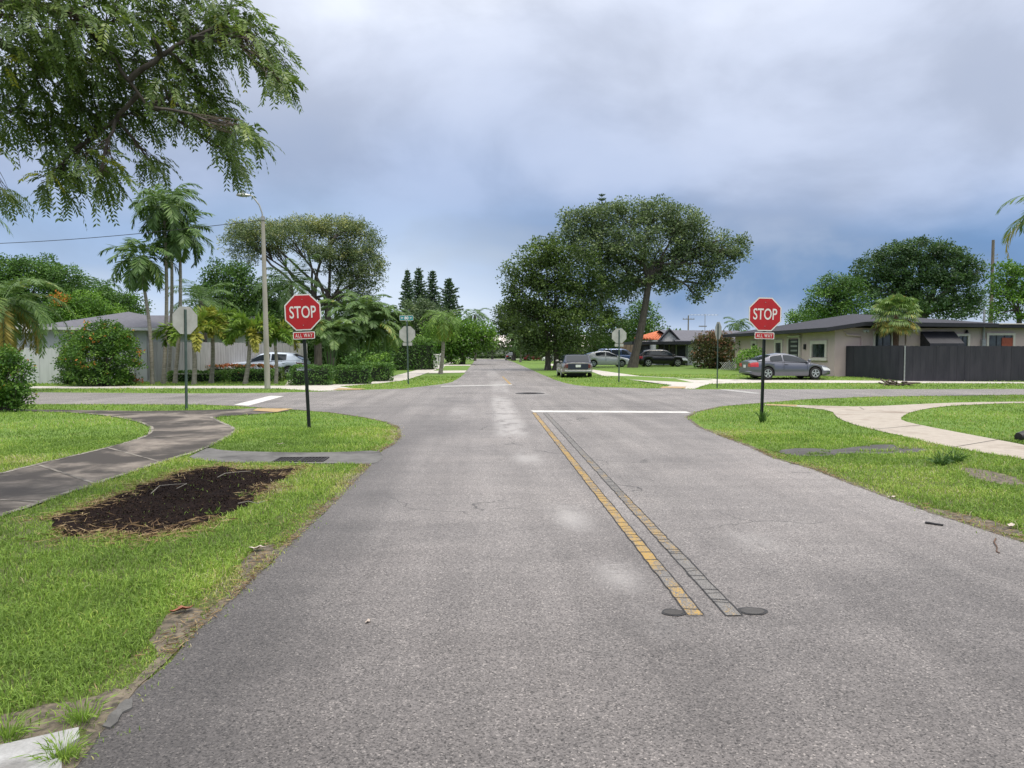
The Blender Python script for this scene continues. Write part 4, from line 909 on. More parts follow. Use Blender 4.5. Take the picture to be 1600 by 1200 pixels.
m_.add([a, b_, c, d, e, f_], [(0, 1, 5, 4), (1, 2, 5), (2, 3, 4, 5), (3, 0, 4)]); m_.build('roof', 'shingle_grey', B2)
fence('panel_fence', 'low pale solid panel fence before the grey bungalow wall', [(Lx(-160, 38), 38.0), (Lx(98, 38), 38.0)], -.1, 1.80, 'fence_white', 1.1, gap=.012, postm='fence_white')
fence('board_fence', 'weathered light grey vertical board fence behind the small palms', [(Lx(234, 39.6), 39.6), (Lx(300, 41), 41.0), (Lx(480, 47.5), 47.5)], -.1, 2.12, 'fence_grey', .16)
# building closing the street
FB = thing('warehouse', 'wide pale low building closing the far end of the street', 'building', (at(785, 549, 172).x, 172, 0))
m_ = MB(); m_.box((0, 10, 1.2), (40, 20, 2.9)); m_.build('wall', 'far_wall', FB)
m_ = MB(); m_.add([(-21, -1, 2.7), (21, -1, 2.7), (21, 11, 5.6), (-21, 11, 5.6), (-21, 22, 2.7), (21, 22, 2.7)], [(0, 1, 2, 3), (3, 2, 5, 4)]); m_.build('roof', 'far_roof', FB)
m_ = MB(); m_.box((0, -.8, 2.62), (42, .5, .22)); m_.build('fascia', 'shingle_grey', FB)
for k in range(6): m_ = MB(); m_.box((-15 + k * 6, -.06, 1.3), (2.4, .1, 1.1)); m_.build('window', 'window_glass', FB)

# ------------------------------------------------------------------ cars
def interp(x, pts): return float(np.interp(x, [p[0] for p in pts], [p[1] for p in pts]))
def car(name, label, cat, loc, rz, L_, W, belt, roof, wheels, paint, wr=.32, zb=.20, glass_split=(), seats=True, tail='lamp_red', rim='wheel_silver', lower=None,
        tail_box=None, head_box=None, plate=True, group=None, spokes=5, roof_w=.70, cabin=None, tail_w=.30):
    """belt: (x, z) shoulder line front->back with x forward; roof: (x,z) roofline from screen base to rear-glass base"""
    root = thing(name, label, cat, loc, rz, group)
    hw = W / 2; xf, xb = L_ / 2, -L_ / 2
    xs = set(np.linspace(xb, xf, 40).tolist())
    for wx in wheels:
        for k in range(13): xs.add(wx + (wr * 1.16) * math.cos(math.pi * k / 12))
        xs.add(wx + wr * 1.163); xs.add(wx - wr * 1.163)
    xs = sorted(xs); rings = []
    def half(x):
        e = max(0, (abs(x) - (L_ / 2 - .75)) / .75); return hw * (1 - .20 * e ** 2.4)
    def zlow(x):
        z = zb + .12 * max(0, (abs(x) - (L_ / 2 - .5)) / .5) ** 2
        for wx in wheels:
            d = abs(x - wx)
            if d < wr * 1.16: z = max(z, wr + math.sqrt(max(0, (wr * 1.16) ** 2 - d * d)))
        return z
    belt_s = sorted(belt)
    for x in xs:
        w_ = half(x); zt = interp(x, belt_s); z0 = min(zlow(x), zt - .06); zl_ = lambda f_: z0 + (zt - z0) * f_
        prof = [(w_ * .93, z0), (w_ * .985, zl_(.12)), (w_, zl_(.42)), (w_ * .995, zl_(.62)), (w_ * .965, zl_(.84)), (w_ * .90, zl_(.96)), (w_ * .78, zt + .012), (w_ * .4, zt + .04), (0, zt + .048)]
        rings.append([(x, -a, z) for a, z in prof] + [(x, a, z) for a, z in reversed(prof[:-1])])
    m_ = MB(); n = len(rings[0]); m_.loft([[Vector(p) for p in r_] for r_ in rings], True, 0, closed=False); body = m_.build('body', paint, root, True, 32)
    # dark underbody and wheel wells
    m_ = MB(); m_.box((0, 0, zb + .20), (L_ * .90, W * .60, .40)); 
    for wx in wheels: m_.box((wx, 0, wr + .10), (wr * 2.25, W * .60, wr * 1.9))
    m_.build('underbody', 'black_trim', root)
    # cabin
    rx = [p[0] for p in roof]; x_w, x_r = max(rx), min(rx); roof_s = sorted(roof)
    cx_ = sorted(set(np.linspace(x_r, x_w, 24).tolist() + rx)); rings = []
    def cab(x):
        zt = interp(x, roof_s); zbl = interp(x, belt_s) - .01; k = min(1, max(0, (zt - zbl) / .42)); wb = half(x) * .925; wt = wb + (hw * roof_w - wb) * k
        return zt, zbl, wb, wt
    for x in cx_:
        zt, zbl, wb, wt = cab(x); zt = max(zt, zbl + .004); dz = zt - zbl
        prof = [(wb, zbl), (wb + (wt - wb) * .5, zbl + dz * .46), (wt, zbl + dz * .88), (wt * .9, zbl + dz * .97), (wt * .5, zt + .012 * min(1, dz / .2)), (0, zt + .02 * min(1, dz / .2))]
        rings.append([Vector((x, -a, z)) for a, z in prof] + [Vector((x, a, z)) for a, z in reversed(prof[:-1])])
    m_ = MB(); m_.loft(rings, True, 0, closed=False); m_.build('cabin', cabin or paint, root, True, 35)
    # side windows: strips between pillars following the cabin side
    tops = sorted(roof_s, key=lambda p: -p[1])[:1][0][1]
    for sgn in (-1, 1):
        for (xa, xb2) in glass_split:
            mb = MB(); vs_, fs_ = [], []; ns = 12
            for k in range(ns + 1):
                x = xa + (xb2 - xa) * k / ns; zt, zbl, wb, wt = cab(x); dz = zt - zbl
                for f_ in (.10, .46, .82):
                    y = wb + (wt - wb) * (f_ / .46 * .5 if f_ <= .46 else .5 + (f_ - .46) / .42 * .5); vs_.append((x, sgn * (y + .020), zbl + dz * f_))
            for k in range(ns):
                for j in range(2): fs_.append((k * 3 + j, k * 3 + j + 1, k * 3 + 4 + j, k * 3 + 3 + j))
            mb.add(vs_, fs_); mb.outward((0, 0, .8)); mb.build('side_window', 'car_glass', root, True, fix=False)
    for nm, (xa, xb2) in (('windscreen', sorted(roof_s, key=lambda p: -p[0])[:2]), ('rear_window', sorted(roof_s, key=lambda p: p[0])[:2])) if True else ():
        (x1, z1), (x2, z2) = xa, xb2; mb = MB(); vs_, fs_ = [], []; ns = 8
        sg = 1 if nm == 'windscreen' else -1
        for k in range(ns + 1):
            t_ = .10 + .82 * k / ns; x = x1 + (x2 - x1) * t_; zt, zbl, wb, wt = cab(x); dz = zt - zbl
            for f_ in (-.86, -.45, 0, .45, .86):
                a = abs(f_); z = zt + .02 * min(1, dz / .2) - (.006 * min(1, dz / .2) if a > .4 else 0) - (dz * .035 if a > .8 else 0)
                nn_ = Vector((z2 - z1, 0, -(x2 - x1))) ; nn_ = nn_.normalized() * (1 if nn_.z > 0 else -1)
                vs_.append((x + nn_.x * .012, wt * f_, z + nn_.z * .012))
        for k in range(ns):
            for j in range(4): fs_.append((k * 5 + j, k * 5 + j + 1, k * 5 + 6 + j, k * 5 + 5 + j))
        mb.add(vs_, fs_); mb.outward((0, 0, .6)); mb.build(nm, 'car_glass', root, True, fix=False)
    # wheels
    for wx in wheels:
        for sgn in (-1, 1):
            wy = sgn * (hw - .115); o = thing('wheel', None, None, (wx, wy, wr)); o.parent = root
            m_ = MB(); rings = []
            for y, r_ in ((-.10, wr * .66), (-.105, wr * .86), (-.085, wr * .975), (-.04, wr), (.04, wr), (.085, wr * .975), (.105, wr * .86), (.10, wr * .66)):
                rings.append([Vector((math.cos(a) * r_, y, math.sin(a) * r_)) for a in [k * 2 * math.pi / 28 for k in range(28)]])
            m_.loft(rings, True); m_.build('tyre', 'rubber', o, True, 50)
            m_ = MB(); ro, ri = wr * .67, wr * .58; ring = []
            for y, r_ in ((sgn * .095, ro), (sgn * .112, ro * .98), (sgn * .112, ri), (sgn * .06, ri * .97)): ring.append([Vector((math.cos(a) * r_, y, math.sin(a) * r_)) for a in [k * 2 * math.pi / 28 for k in range(28)]])
            m_.loft(ring, False); m_.cyl((0, sgn * .104, 0), wr * .15, .03, 12, 'Y')
            for k in range(spokes):
                a = 2 * math.pi * k / spokes + .3; p = Vector((math.cos(a), 0, math.sin(a))); q = Vector((-math.sin(a), 0, math.cos(a)))
                c1, c2 = p * wr * .12, p * ri * 1.0; yv = Vector((0, sgn * .108, 0)); yv2 = Vector((0, sgn * .075, 0)); b1, b2 = q * wr * .075, q * wr * .12
                m_.add([c1 - b1 + yv, c1 + b1 + yv, c2 + b2 + yv, c2 - b2 + yv, c1 - b1 + yv2, c1 + b1 + yv2, c2 + b2 + yv2, c2 - b2 + yv2], [(0, 1, 2, 3), (0, 4, 5, 1), (1, 5, 6, 2), (2, 6, 7, 3), (3, 7, 4, 0)])
            m_.build('rim', rim, o, True, 30)
    # lamps at the corners, conforming to the body's own curve
    def patch(nm, x1, x2, f1, f2, mat, sgn, out=.008):
        mb = MB(); vs_, fs_ = [], []; ns, nf = 6, 3
        for k in range(ns + 1):
            x = x1 + (x2 - x1) * k / ns; w_ = half(x); zt = interp(x, belt_s); z0 = min(zlow(x), zt - .06)
            for j in range(nf + 1):
                f_ = f1 + (f2 - f1) * j / nf; y = float(np.interp(f_, [0, .12, .42, .62, .84, .96], [.93, .985, 1, .995, .965, .90])) * w_; vs_.append((x, sgn * (y + out), z0 + (zt - z0) * f_))
        for k in range(ns):
            for j in range(nf): a = k * (nf + 1) + j; fs_.append((a, a + 1, a + nf + 2, a + nf + 1))
        mb.add(vs_, fs_); mb.outward((0, 0, .5)); return mb.build(nm, mat, root, True, fix=False)
    tb = tail_box or (.18, .58, .86); hbx = head_box or (.55, .50, .82)
    zt_b = interp(xb, belt_s)
    for sgn in (-1, 1):
        patch('tail_lamp', xb + .002, xb + tb[0] * 1.6, tb[1], tb[2], tail, sgn); z1, z2 = zb + .12 + (zt_b - zb - .12) * tb[1], zb + .12 + (zt_b - zb - .12) * tb[2]
        mb = MB(); mb.box((xb - .004, sgn * hw * (.77 - tail_w / 2), (z1 + z2) / 2), (.03, hw * tail_w, z2 - z1), bev=.01); mb.build('tail_lamp_rear', tail, root, True)
        patch('headlight', xf - hbx[0], xf - .002, hbx[1], hbx[2], 'lamp_clear', sgn)
        mb = MB(); xm = x_w - .18; zm = interp(xm, belt_s) + .10; mb.box((xm, sgn * (hw * .95 + .10), zm), (.10, .20, .14), bev=.035); mb.build('mirror', paint, root, True, 60)
        for (xa, xb2) in glass_split[:2]:
            mb = MB(); xh = min(xa, xb2) + .12; w_ = half(xh); zt = interp(xh, belt_s); mb.box((xh, sgn * (w_ * .975 + .018), zt - .13), (.20, .03, .035), bev=.008); mb.build('door_handle', paint, root, True)
        mb = MB()
        for xd in sorted({min(g_) for g_ in glass_split} | {max(g_) for g_ in glass_split}):
            w_ = half(xd); zt = interp(xd, belt_s); z0 = zb + .08
            if any(abs(xd - wx) < wr * 1.1 for wx in wheels): continue
            pr = [(float(np.interp(f_, [0, .12, .42, .62, .84, .96], [.93, .985, 1, .995, .965, .90])) * w_ + .003, z0 + (zt - z0) * f_) for f_ in (.05, .2, .42, .62, .84, .96)]
            for (y1, zA), (y2, zB) in zip(pr[:-1], pr[1:]): mb.add([(xd - .006, sgn * y1, zA), (xd + .006, sgn * y1, zA), (xd + .006, sgn * y2, zB), (xd - .006, sgn * y2, zB)], [(0, 1, 2, 3)])
        if mb.v: mb.outward((0, 0, .5)); mb.build('door_seam', 'black_trim', root, fix=False)
        if lower: patch('rub_strip', wheels[1] + wr * 1.2, wheels[0] - wr * 1.2, lower[0], lower[1], lower[2], sgn, .012)
    mb = MB(); mb.box((xb + .03, 0, zb + .17), (.12, W * .86, .17), bev=.04); mb.build('rear_bumper', lower[2] if lower else paint, root, True)
    mb = MB(); mb.box((xf - .03, 0, zb + .15), (.12, W * .80, .18), bev=.04); mb.build('front_bumper', lower[2] if lower else paint, root, True)
    mb = MB(); mb.box((xf - .045, 0, zb + .34), (.06, W * .46, .12), bev=.01); mb.build('grille', 'black_trim', root)
    if plate: mb = MB(); mb.box((xb - .022, 0, zb + .50), (.012, .31, .16)); mb.build('licence_plate', 'plate_white', root)
    return root
cg = gnd(1226, 39.4)
car('coupe', 'metallic grey two-door coupe parked on the grass before the taupe house', 'car', cg, R(4), 4.46, 1.76,
    [(2.23, .58), (2.05, .70), (1.5, .80), (.95, .90), (0, .93), (-1.2, .97), (-1.75, .98), (-2.1, .955), (-2.23, .90)],
    [(1.10, .88), (.30, 1.27), (-.15, 1.37), (-.55, 1.38), (-1.0, 1.30), (-1.86, .985)], (1.32, -1.33), 'paint_grey', .325, .19,
    [(.85, -.42), (-.50, -1.18)], tail_box=(.24, .60, .92), lower=None, roof_w=.66)
sp = at(421, 549, 43.6)
car('suv', 'pale icy blue compact SUV parked nose-left behind the clipped hedges', 'car', (sp.x, sp.y, .02), R(180), 4.45, 1.82,
    [(2.22, .72), (2.0, .90), (1.2, .99), (.7, 1.02), (-1.5, 1.08), (-2.0, 1.08), (-2.22, 1.0)], [(1.05, 1.0), (.35, 1.46), (-.2, 1.55), (-1.1, 1.52), (-1.5, 1.46), (-2.08, 1.09)],
    (1.36, -1.34), 'paint_ice', .36, .28, [(.82, -.25), (-.33, -1.18)], lower=(.02, .20, 'black_trim'), tail_box=(.30, .74, .84), spokes=5, tail='lamp_dull')
wp = G(900, 590.5)
wag = car('station_wagon', 'old dark navy and tan station wagon seen from behind, parked on the verge', 'car', (wp.x + .15, wp.y + 2.35, 0), R(89), 5.1, 1.92,
    [(2.55, .72), (2.3, .80), (1.1, .88), (.7, .90), (-2.3, .93), (-2.55, .88)], [(.80, .88), (.2, 1.36), (-.3, 1.42), (-1.7, 1.42), (-1.95, 1.38), (-2.46, .93)],
    (1.55, -1.45), 'paint_tan', .33, .24, [(.55, -.30), (-.38, -1.2), (-1.28, -2.0)], lower=(.05, .20, 'galv'), tail_box=(.06, .46, .92), roof_w=.78, tail='lamp_dull', tail_w=.13, plate=False, cabin='paint_navy')
mb = MB(); mb.box((-2.555, 0, .70), (.035, 1.22, .34), bev=.012); mb.build('tailgate', 'paint_navy', wag, True)
mb = MB(); mb.box((-2.585, 0, .73), (.012, .31, .15)); mb.build('licence_plate', 'plate_white', wag)
pw = gnd(946, 69.5)
car('hatchback', 'white aerodynamic hatchback parked behind the oak trunk', 'car', pw, R(3), 4.5, 1.76,
    [(2.25, .66), (2.0, .78), (1.3, .92), (.9, .96), (-1.6, 1.04), (-2.1, 1.08), (-2.25, 1.0)], [(1.3, .93), (.2, 1.44), (-.1, 1.49), (-.6, 1.48), (-1.3, 1.36), (-2.12, 1.09)],
    (1.4, -1.3), 'paint_white', .32, .20, [(.95, -.1), (-.18, -1.1)], roof_w=.66)
bk = gnd(1032, 70.5)
car('suv', 'glossy black crossover with silver wheels under the dark carport', 'car', bk, R(2), 4.85, 1.9,
    [(2.42, .78), (2.2, .92), (1.3, 1.02), (.9, 1.05), (-1.8, 1.12), (-2.25, 1.12), (-2.42, 1.0)], [(1.25, 1.03), (.45, 1.55), (0, 1.64), (-1.2, 1.62), (-1.6, 1.55), (-2.25, 1.13)],
    (1.45, -1.42), 'paint_black', .37, .26, [(.95, -.15), (-.23, -1.2), (-1.27, -1.75)], tail_box=(.28, .58, .88))
bv = gnd(966, 80)
car('minivan', 'blue minivan half hidden behind the oak trunk and white hatchback', 'car', bv, R(8), 4.8, 1.9,
    [(2.4, .8), (2.1, .98), (1.4, 1.08), (-2.2, 1.12), (-2.4, 1.05)], [(1.6, 1.06), (.7, 1.66), (.2, 1.76), (-1.8, 1.76), (-2.0, 1.70), (-2.36, 1.12)], (1.5, -1.4), 'paint_blue', .34, .24, [(1.1, .1), (.0, -1.0), (-1.08, -1.95)], roof_w=.76)
far_belt = [(2.2, .66), (2.0, .78), (1.0, .9), (-1.6, .95), (-2.0, .95), (-2.2, .88)]; far_roof = [(1.05, .9), (.3, 1.36), (-.1, 1.43), (-.8, 1.42), (-1.2, 1.32), (-1.8, .95)]
fb = gnd(797, 138)
car('sedan', 'tiny dark car far down the street by its right edge', 'car', (fb.x, fb.y, 0), R(90), 4.4, 1.78, far_belt, far_roof, (1.3, -1.3), 'paint_dark', .32, .2, [(.85, -.1), (-.18, -1.0)])
rc = gnd(838, 128)
car('sedan', 'small crimson car parked far off beyond the right verge', 'car', rc, R(4), 4.4, 1.78, far_belt, far_roof, (1.3, -1.3), 'paint_red', .32, .2, [(.85, -.1), (-.18, -1.0)])
wc = gnd(872, 104)
car('sedan', 'white car parked in shade under the large dark tree', 'car', wc, R(185), 4.4, 1.78, far_belt, far_roof, (1.3, -1.3), 'paint_white', .32, .2, [(.85, -.1), (-.18, -1.0)])

# ------------------------------------------------------------------ palms
def frond(O, az, el, length, droop, ll, n=26, wd=.05, plume=0., hang=.35, tn=.5, mb=None, fwd=.55, r=.016, yellow=0.):
    pts = []; p = Vector(O); N_ = 12
    for k in range(N_ + 1):
        pts.append(p.copy()); e = el - droop * ((k + .5) / N_) ** 1.25; p = p + Vector((math.cos(az) * math.cos(e), math.sin(az) * math.cos(e), math.sin(e))) * (length / N_)
    if mb: mb.tube(pts, [r * (1 - .8 * k / N_) for k in range(N_ + 1)], 4)
    t_ = np.repeat(np.linspace(.14, .99, n), 2); i = np.minimum((t_ * N_).astype(int), N_ - 1); PA = np.array([list(q) for q in pts])
    f_ = (t_ * N_ - i)[:, None]; P = PA[i] * (1 - f_) + PA[i + 1] * f_; T = unit(PA[i + 1] - PA[i])
    S = unit(np.cross(T, [0, 0, 1.])); U = np.cross(S, T); sg = np.tile([1., -1.], n)[:, None]
    ang = RNG.uniform(-1, 1, (2 * n, 1)) * plume
    D = S * sg * np.cos(ang) + U * np.sin(ang) + T * (fwd + .5 * t_[:, None]) + np.array([0, 0, -1.]) * hang + RNG.normal(size=(2 * n, 3)) * .08
    D = unit(D); l = ll * (.35 + .65 * np.sin(np.pi * np.clip(t_ * .85 + .12, 0, 1))) * RNG.uniform(.85, 1.1, 2 * n)
    return kites(P + D * l[:, None] * .5, D, l, wd, 0, Nn=unit(U + RNG.normal(size=(2 * n, 3)) * .25)), np.full(2 * n, tn) + RNG.normal(0, .09, 2 * n) + yellow * t_
def palm(name, label, base, top, r0=.12, nf=16, fl=2.0, ll=.55, droop=1.5, el=(-.3, 1.35), mat='leaf_palm', trunkm='bark_pale', shaft=.0, plume=0., wd=.05, nl=26, hang=.35, bow=.2,
         group=None, old=0, tnb=.5, cat='palm tree'):
    root = thing(name, label, cat, base, 0, group); top = Vector(top) - Vector(base)
    mb = MB(); pts = []
    for k in range(12):
        t_ = k / 11; pts.append(Vector((top.x * t_, top.y * t_, top.z * t_)) + Vector((bow * math.sin(math.pi * t_), bow * .3 * math.sin(math.pi * t_), 0)))
    pts[0].z = -.15; mb.tube(pts, [r0 * (1.35 if k == 0 else 1.0 - .028 * k) for k in range(12)], 9); mb.build('trunk', trunkm, root, True, 60, fix=False)
    if shaft: m_ = MB(); m_.tube([top, top + Vector((0, 0, shaft * .5)), top + Vector((0, 0, shaft))], [r0 * .78, r0 * .85, r0 * .45], 9); m_.build('crownshaft', 'crownshaft', root, True, 60, fix=False)
    O = top + Vector((0, 0, shaft)); Vs, Ts, ra = [], [], MB()
    for k in range(nf):
        az = k * 2.39996 + RNG.normal() * .15; q = (k + .5) / nf; e = el[1] + (el[0] - el[1]) * q ** .8 + RNG.normal() * .08
        V, T = frond(O + Vector((math.cos(az), math.sin(az), 0)) * r0 * .4, az, e, fl * RNG.uniform(.85, 1.1), droop * RNG.uniform(.8, 1.15), ll, nl, wd, plume, hang, tnb + RNG.normal() * .1, ra, yellow=.25 if k >= nf - old else 0.)
        Vs.append(V); Ts.append(T + (.28 if k >= nf - old else 0))
    ra.build('stalk', 'crownshaft', root, fix=False)
    quads('crown', np.concatenate(Vs), np.concatenate(Ts), mat, root); return root
gp = 'slender tall palms by the bungalow'
b0 = gnd(238, 37.0)
for lab, ub, ut, vt, Y, nf, fl in (('shortest of the slender pale-trunked palms by the bungalow wall, leaning left', 237, 221, 425, 36.6, 15, 2.0),
                         ('tallest slender palm by the bungalow, with a straight white trunk', 254, 257, 345, 37.2, 17, 2.0),
                         ('slender palm with a grey trunk bowing right, beside the tallest palm', 272, 281, 385, 37.8, 15, 1.9)):
    b_ = gnd(ub, Y); palm('palm_tree', lab, b_, at(ut, vt, Y), .10, nf + 4, fl, .66, 1.75, (-.6, 1.35), 'leaf_palm', 'bark_pale', .7, .5, .095, 30, .45, .12, gp, 0, .48)
b_ = gnd(268, 36.2); palm('palm_tree', 'slender palm whose crown peeks out above the tallest palm', gnd(262, 39.5), at(266, 330, 39.5), .10, 18, 1.9, .6, 1.7, (-.45, 1.35), 'leaf_palm', 'bark_pale', .7, .35, .075, 26, .45, .12, gp, 0, .55)
for lab, ub, ut, vt, Y, fl, tn in (('squat foxtail palm with bushy arching fronds behind the tilted stop sign', 302, 302, 533, 36.5, 1.9, .56),
                              ('bushy foxtail palm with a white trunk beside the street lamp', 382, 390, 533, 37.0, 1.8, .6),
                              ('yellowing foxtail palm leaning over the clipped hedge', 329, 332, 520, 38.2, 1.7, .66)):
    b_ = gnd(ub, Y); palm('foxtail_palm', lab, b_, at(ut, vt, Y), .12, 11, fl, .48, 2.0, (.3, 1.35), 'leaf_foxtail', 'bark_pale', .45, 1.6, .11, 74, .25, .05, 'bushy foxtail palms before the board fence', 1, tn + .10)
b_ = gnd(430, 37.2); palm('foxtail_palm', 'small foxtail palm half hidden behind the street lamp pole', b_, at(430, 540, 37.2), .10, 9, 1.5, .42, 2.0, (.3, 1.35), 'leaf_foxtail', 'bark_pale', .4, 1.6, .11, 60, .25, .05, 'bushy foxtail palms before the board fence', 1, .68)
b_ = gnd(318, 45); palm('coconut_palm', 'spreading palm with long thin fronds rising behind the board fence', b_, at(314, 470, 45), .13, 15, 2.7, .7, 1.5, (-.1, 1.4), 'leaf_palm', 'bark', 0, .1, .06, 26, .5, .15, None, 0, .5)
b_ = gnd(455, 50); palm('coconut_palm', 'dark feathery palm under the broad olive crown', b_, at(455, 445, 50), .16, 16, 3.0, .75, 1.5, (-.2, 1.4), 'leaf_palm', 'bark', 0, .1, .08, 26, .5, .2, None, 0, .2)
lp_ = at(2, 470, 30); palm('date_palm', 'drooping date palm with yellowing lower fronds cut by the left picture edge', (lp_.x - .2, 30, 0), lp_, .22, 40, 2.7, .55, 1.8, (-.75, 1.3), 'leaf_palm', 'bark_brown', 0, .35, .065, 46, .3, .1, None, 9, .58)
up_ = at(-25, 365, 26); palm('palm_tree', 'palm frond tips hanging in from beyond the left edge under the tree', (up_.x - 2.2, 27, 0), up_ + Vector((-1.6, 0, .4)), .15, 16, 2.3, .6, 1.7, (-.4, 1.3), 'leaf_palm', 'bark_pale', .6, .3, .06, 28, .4, .1)
pr_ = at(1668, 325, 24); palm('palm_tree', 'palm with straw-yellow drooping fronds at the right picture edge', (pr_.x + .2, 24, 0), pr_, .17, 20, 2.3, .6, 2.1, (-.8, 1.2), 'leaf_palm', 'bark', 0, .3, .05, 36, .6, .1, None, 12, .62)
b_ = gnd(690, 53); palm('palm_tree', 'single grey-trunked palm on the verge before the bright spreading tree', G(688, 584.5), at(692, 508, 52.5), .15, 17, 2.2, .6, 2.2, (-.6, 1.3), 'leaf_foxtail', 'bark_pale', .5, .5, .07, 28, .4, .1, None, 2, .42)
b_ = gnd(742, 125); palm('coconut_palm', 'far palm crown poking out above the bright spreading tree', b_, at(742, 492, 125), .2, 14, 3.6, 1.0, 1.8, (-.4, 1.3), 'leaf_palm', 'bark', 0, .2, .16, 18, .4, .2, None, 0, .25)
b_ = gnd(808, 118); palm('palm_tree', 'small weeping palm beside the distant street lamp', gnd(813, 110), at(813, 534, 110), .17, 18, 3.0, .8, 2.4, (-.6, 1.3), 'leaf_palm', 'bark_pale', .3, .6, .14, 20, .5, .1, None, 0, .4)
b_ = gnd(1153, 110); palm('coconut_palm', 'tiny far palm above the grey roof beside the right stop sign', b_, at(1152, 506, 110), .2, 14, 2.6, .9, 1.6, (-.3, 1.3), 'leaf_palm', 'bark', 0, .2, .14, 16, .4, .1, None, 0, .25)
b_ = gnd(150, 66); palm('coconut_palm', 'dark palm crown above the leafy trees behind the bungalow', b_, at(152, 452, 66), .2, 14, 2.6, .8, 1.7, (-.3, 1.3), 'leaf_palm', 'bark', 0, .2, .1, 20, .4, .1, None, 0, .35)
# fan palm beside the house
def fan_palm(label, base, top, nf, rad, pet):
    root = thing('fan_palm', label, 'palm tree', base); top = Vector(top) - Vector(base)
    mb = MB(); mb.tube([(0, 0, -.1), top * .5, top * .8, top], [.17, .15, .17, .12], 9); mb.build('trunk', 'bark_brown', root, True, 60, fix=False)
    Vs, Ts, st = [], [], MB()
    for k in range(nf):
        az = k * 2.39996; e = 1.5 - 2.5 * (k / nf) ** .95; d = Vector((math.cos(az) * math.cos(e), math.sin(az) * math.cos(e), math.sin(e))); L1 = pet * RNG.uniform(.8, 1.15)
        hub = top + d * L1; st.tube([top, top + d * L1 * .6 + Vector((0, 0, .05)), hub], .012, 4)
        s_ = d.cross(Vector((0, 0, 1))).normalized(); n = 22; a = np.linspace(-1.9, 1.9, n)
        D = np.outer(np.cos(a), np.array(d)) + np.outer(np.sin(a), np.array(s_)); 
        l = rad * (.75 + .25 * np.cos(a * .6)) * RNG.uniform(.9, 1.05, n)
        for seg, (f0, f1, dz) in enumerate(((0, .55, -.1), (.48, 1.0, -1.1))):
            D2 = unit(D + np.array([0, 0, dz])); P0 = np.array(hub) + D * (l * f0)[:, None] + np.array([0, 0, -.03 * seg]); ln = l * (f1 - f0)
            Vs.append(kites(P0 + D2 * ln[:, None] * .5, D2, ln * 1.05, .10 if seg == 0 else .07, 0, Nn=np.tile(np.array(s_.cross(d)), (n, 1)) + RNG.normal(size=(n, 3)) * .15))
            Ts.append(np.full(n, .70 + (.22 if k > nf * .72 else 0)) + RNG.normal(0, .1, n))
    st.build('stalk', 'crownshaft', root, fix=False); quads('crown', np.concatenate(Vs), np.concatenate(Ts), 'leaf_palm', root)
fan_palm('stocky fan palm with a brown trunk growing behind the black gate', gnd(1400, 40.9), at(1400, 492, 40.9), 40, .8, .85)

# ------------------------------------------------------------------ trees
tree('tree', 'broad umbrella-shaped tree with olive yellow-tipped crown behind the foxtail palms', 505, 52,
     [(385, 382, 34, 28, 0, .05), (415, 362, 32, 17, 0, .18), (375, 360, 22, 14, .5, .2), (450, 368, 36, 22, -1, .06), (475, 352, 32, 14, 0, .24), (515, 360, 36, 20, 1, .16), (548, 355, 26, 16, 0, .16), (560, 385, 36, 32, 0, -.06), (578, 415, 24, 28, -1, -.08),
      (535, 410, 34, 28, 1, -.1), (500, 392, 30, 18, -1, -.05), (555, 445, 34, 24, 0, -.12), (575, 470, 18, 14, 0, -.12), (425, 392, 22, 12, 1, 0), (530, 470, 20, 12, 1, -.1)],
     'leaf_olive', .27, .25, .17, .55, 1.35, bark='bark', twigs=7, shell=.3, aspect=.38, stems=2)
tree('tree', 'dense deep green tree behind the street lamp pole', 365, 57, [(350, 428, 26, 22), (328, 470, 26, 20), (372, 440, 24, 28), (340, 465, 34, 28), (385, 470, 34, 34), (370, 505, 50, 34), (410, 500, 40, 40), (440, 520, 34, 40, 0, -.1), (480, 520, 40, 44, 2, -.15), (430, 460, 28, 26, 0, -.15)], 'leaf_mid', .3, .3, dens=1.1)
tree('tree', 'big leafy green tree filling the left background behind the pale panel fence', 40, 60,
     [(10, 432, 42, 30), (60, 425, 34, 22), (-40, 440, 50, 40), (95, 442, 38, 28), (55, 460, 50, 34), (110, 470, 36, 28), (0, 480, 50, 40), (60, 500, 50, 30)], 'leaf_mid', .35, .3, dens=1.15)
tree('tree', 'lower bright green tree showing above the bungalow roof', 150, 56, [(135, 478, 28, 20), (105, 488, 30, 18), (160, 490, 22, 18), (125, 500, 40, 16)], 'leaf_bright', .2, .3, dens=1.1)
tree('tree', 'darker tree behind the roof peak of the bungalow', 195, 64, [(180, 472, 24, 18), (205, 480, 22, 18), (160, 462, 18, 18), (190, 494, 36, 18)], 'leaf_mid', .2, .3, dens=1.1)
tree('flowering_tree', 'small tree with rusty red blossom tucked between the left background trees', 92, 55, [(92, 470, 9, 8, 0, .9), (88, 488, 18, 16)], 'leaf_hibiscus', .1, .4)
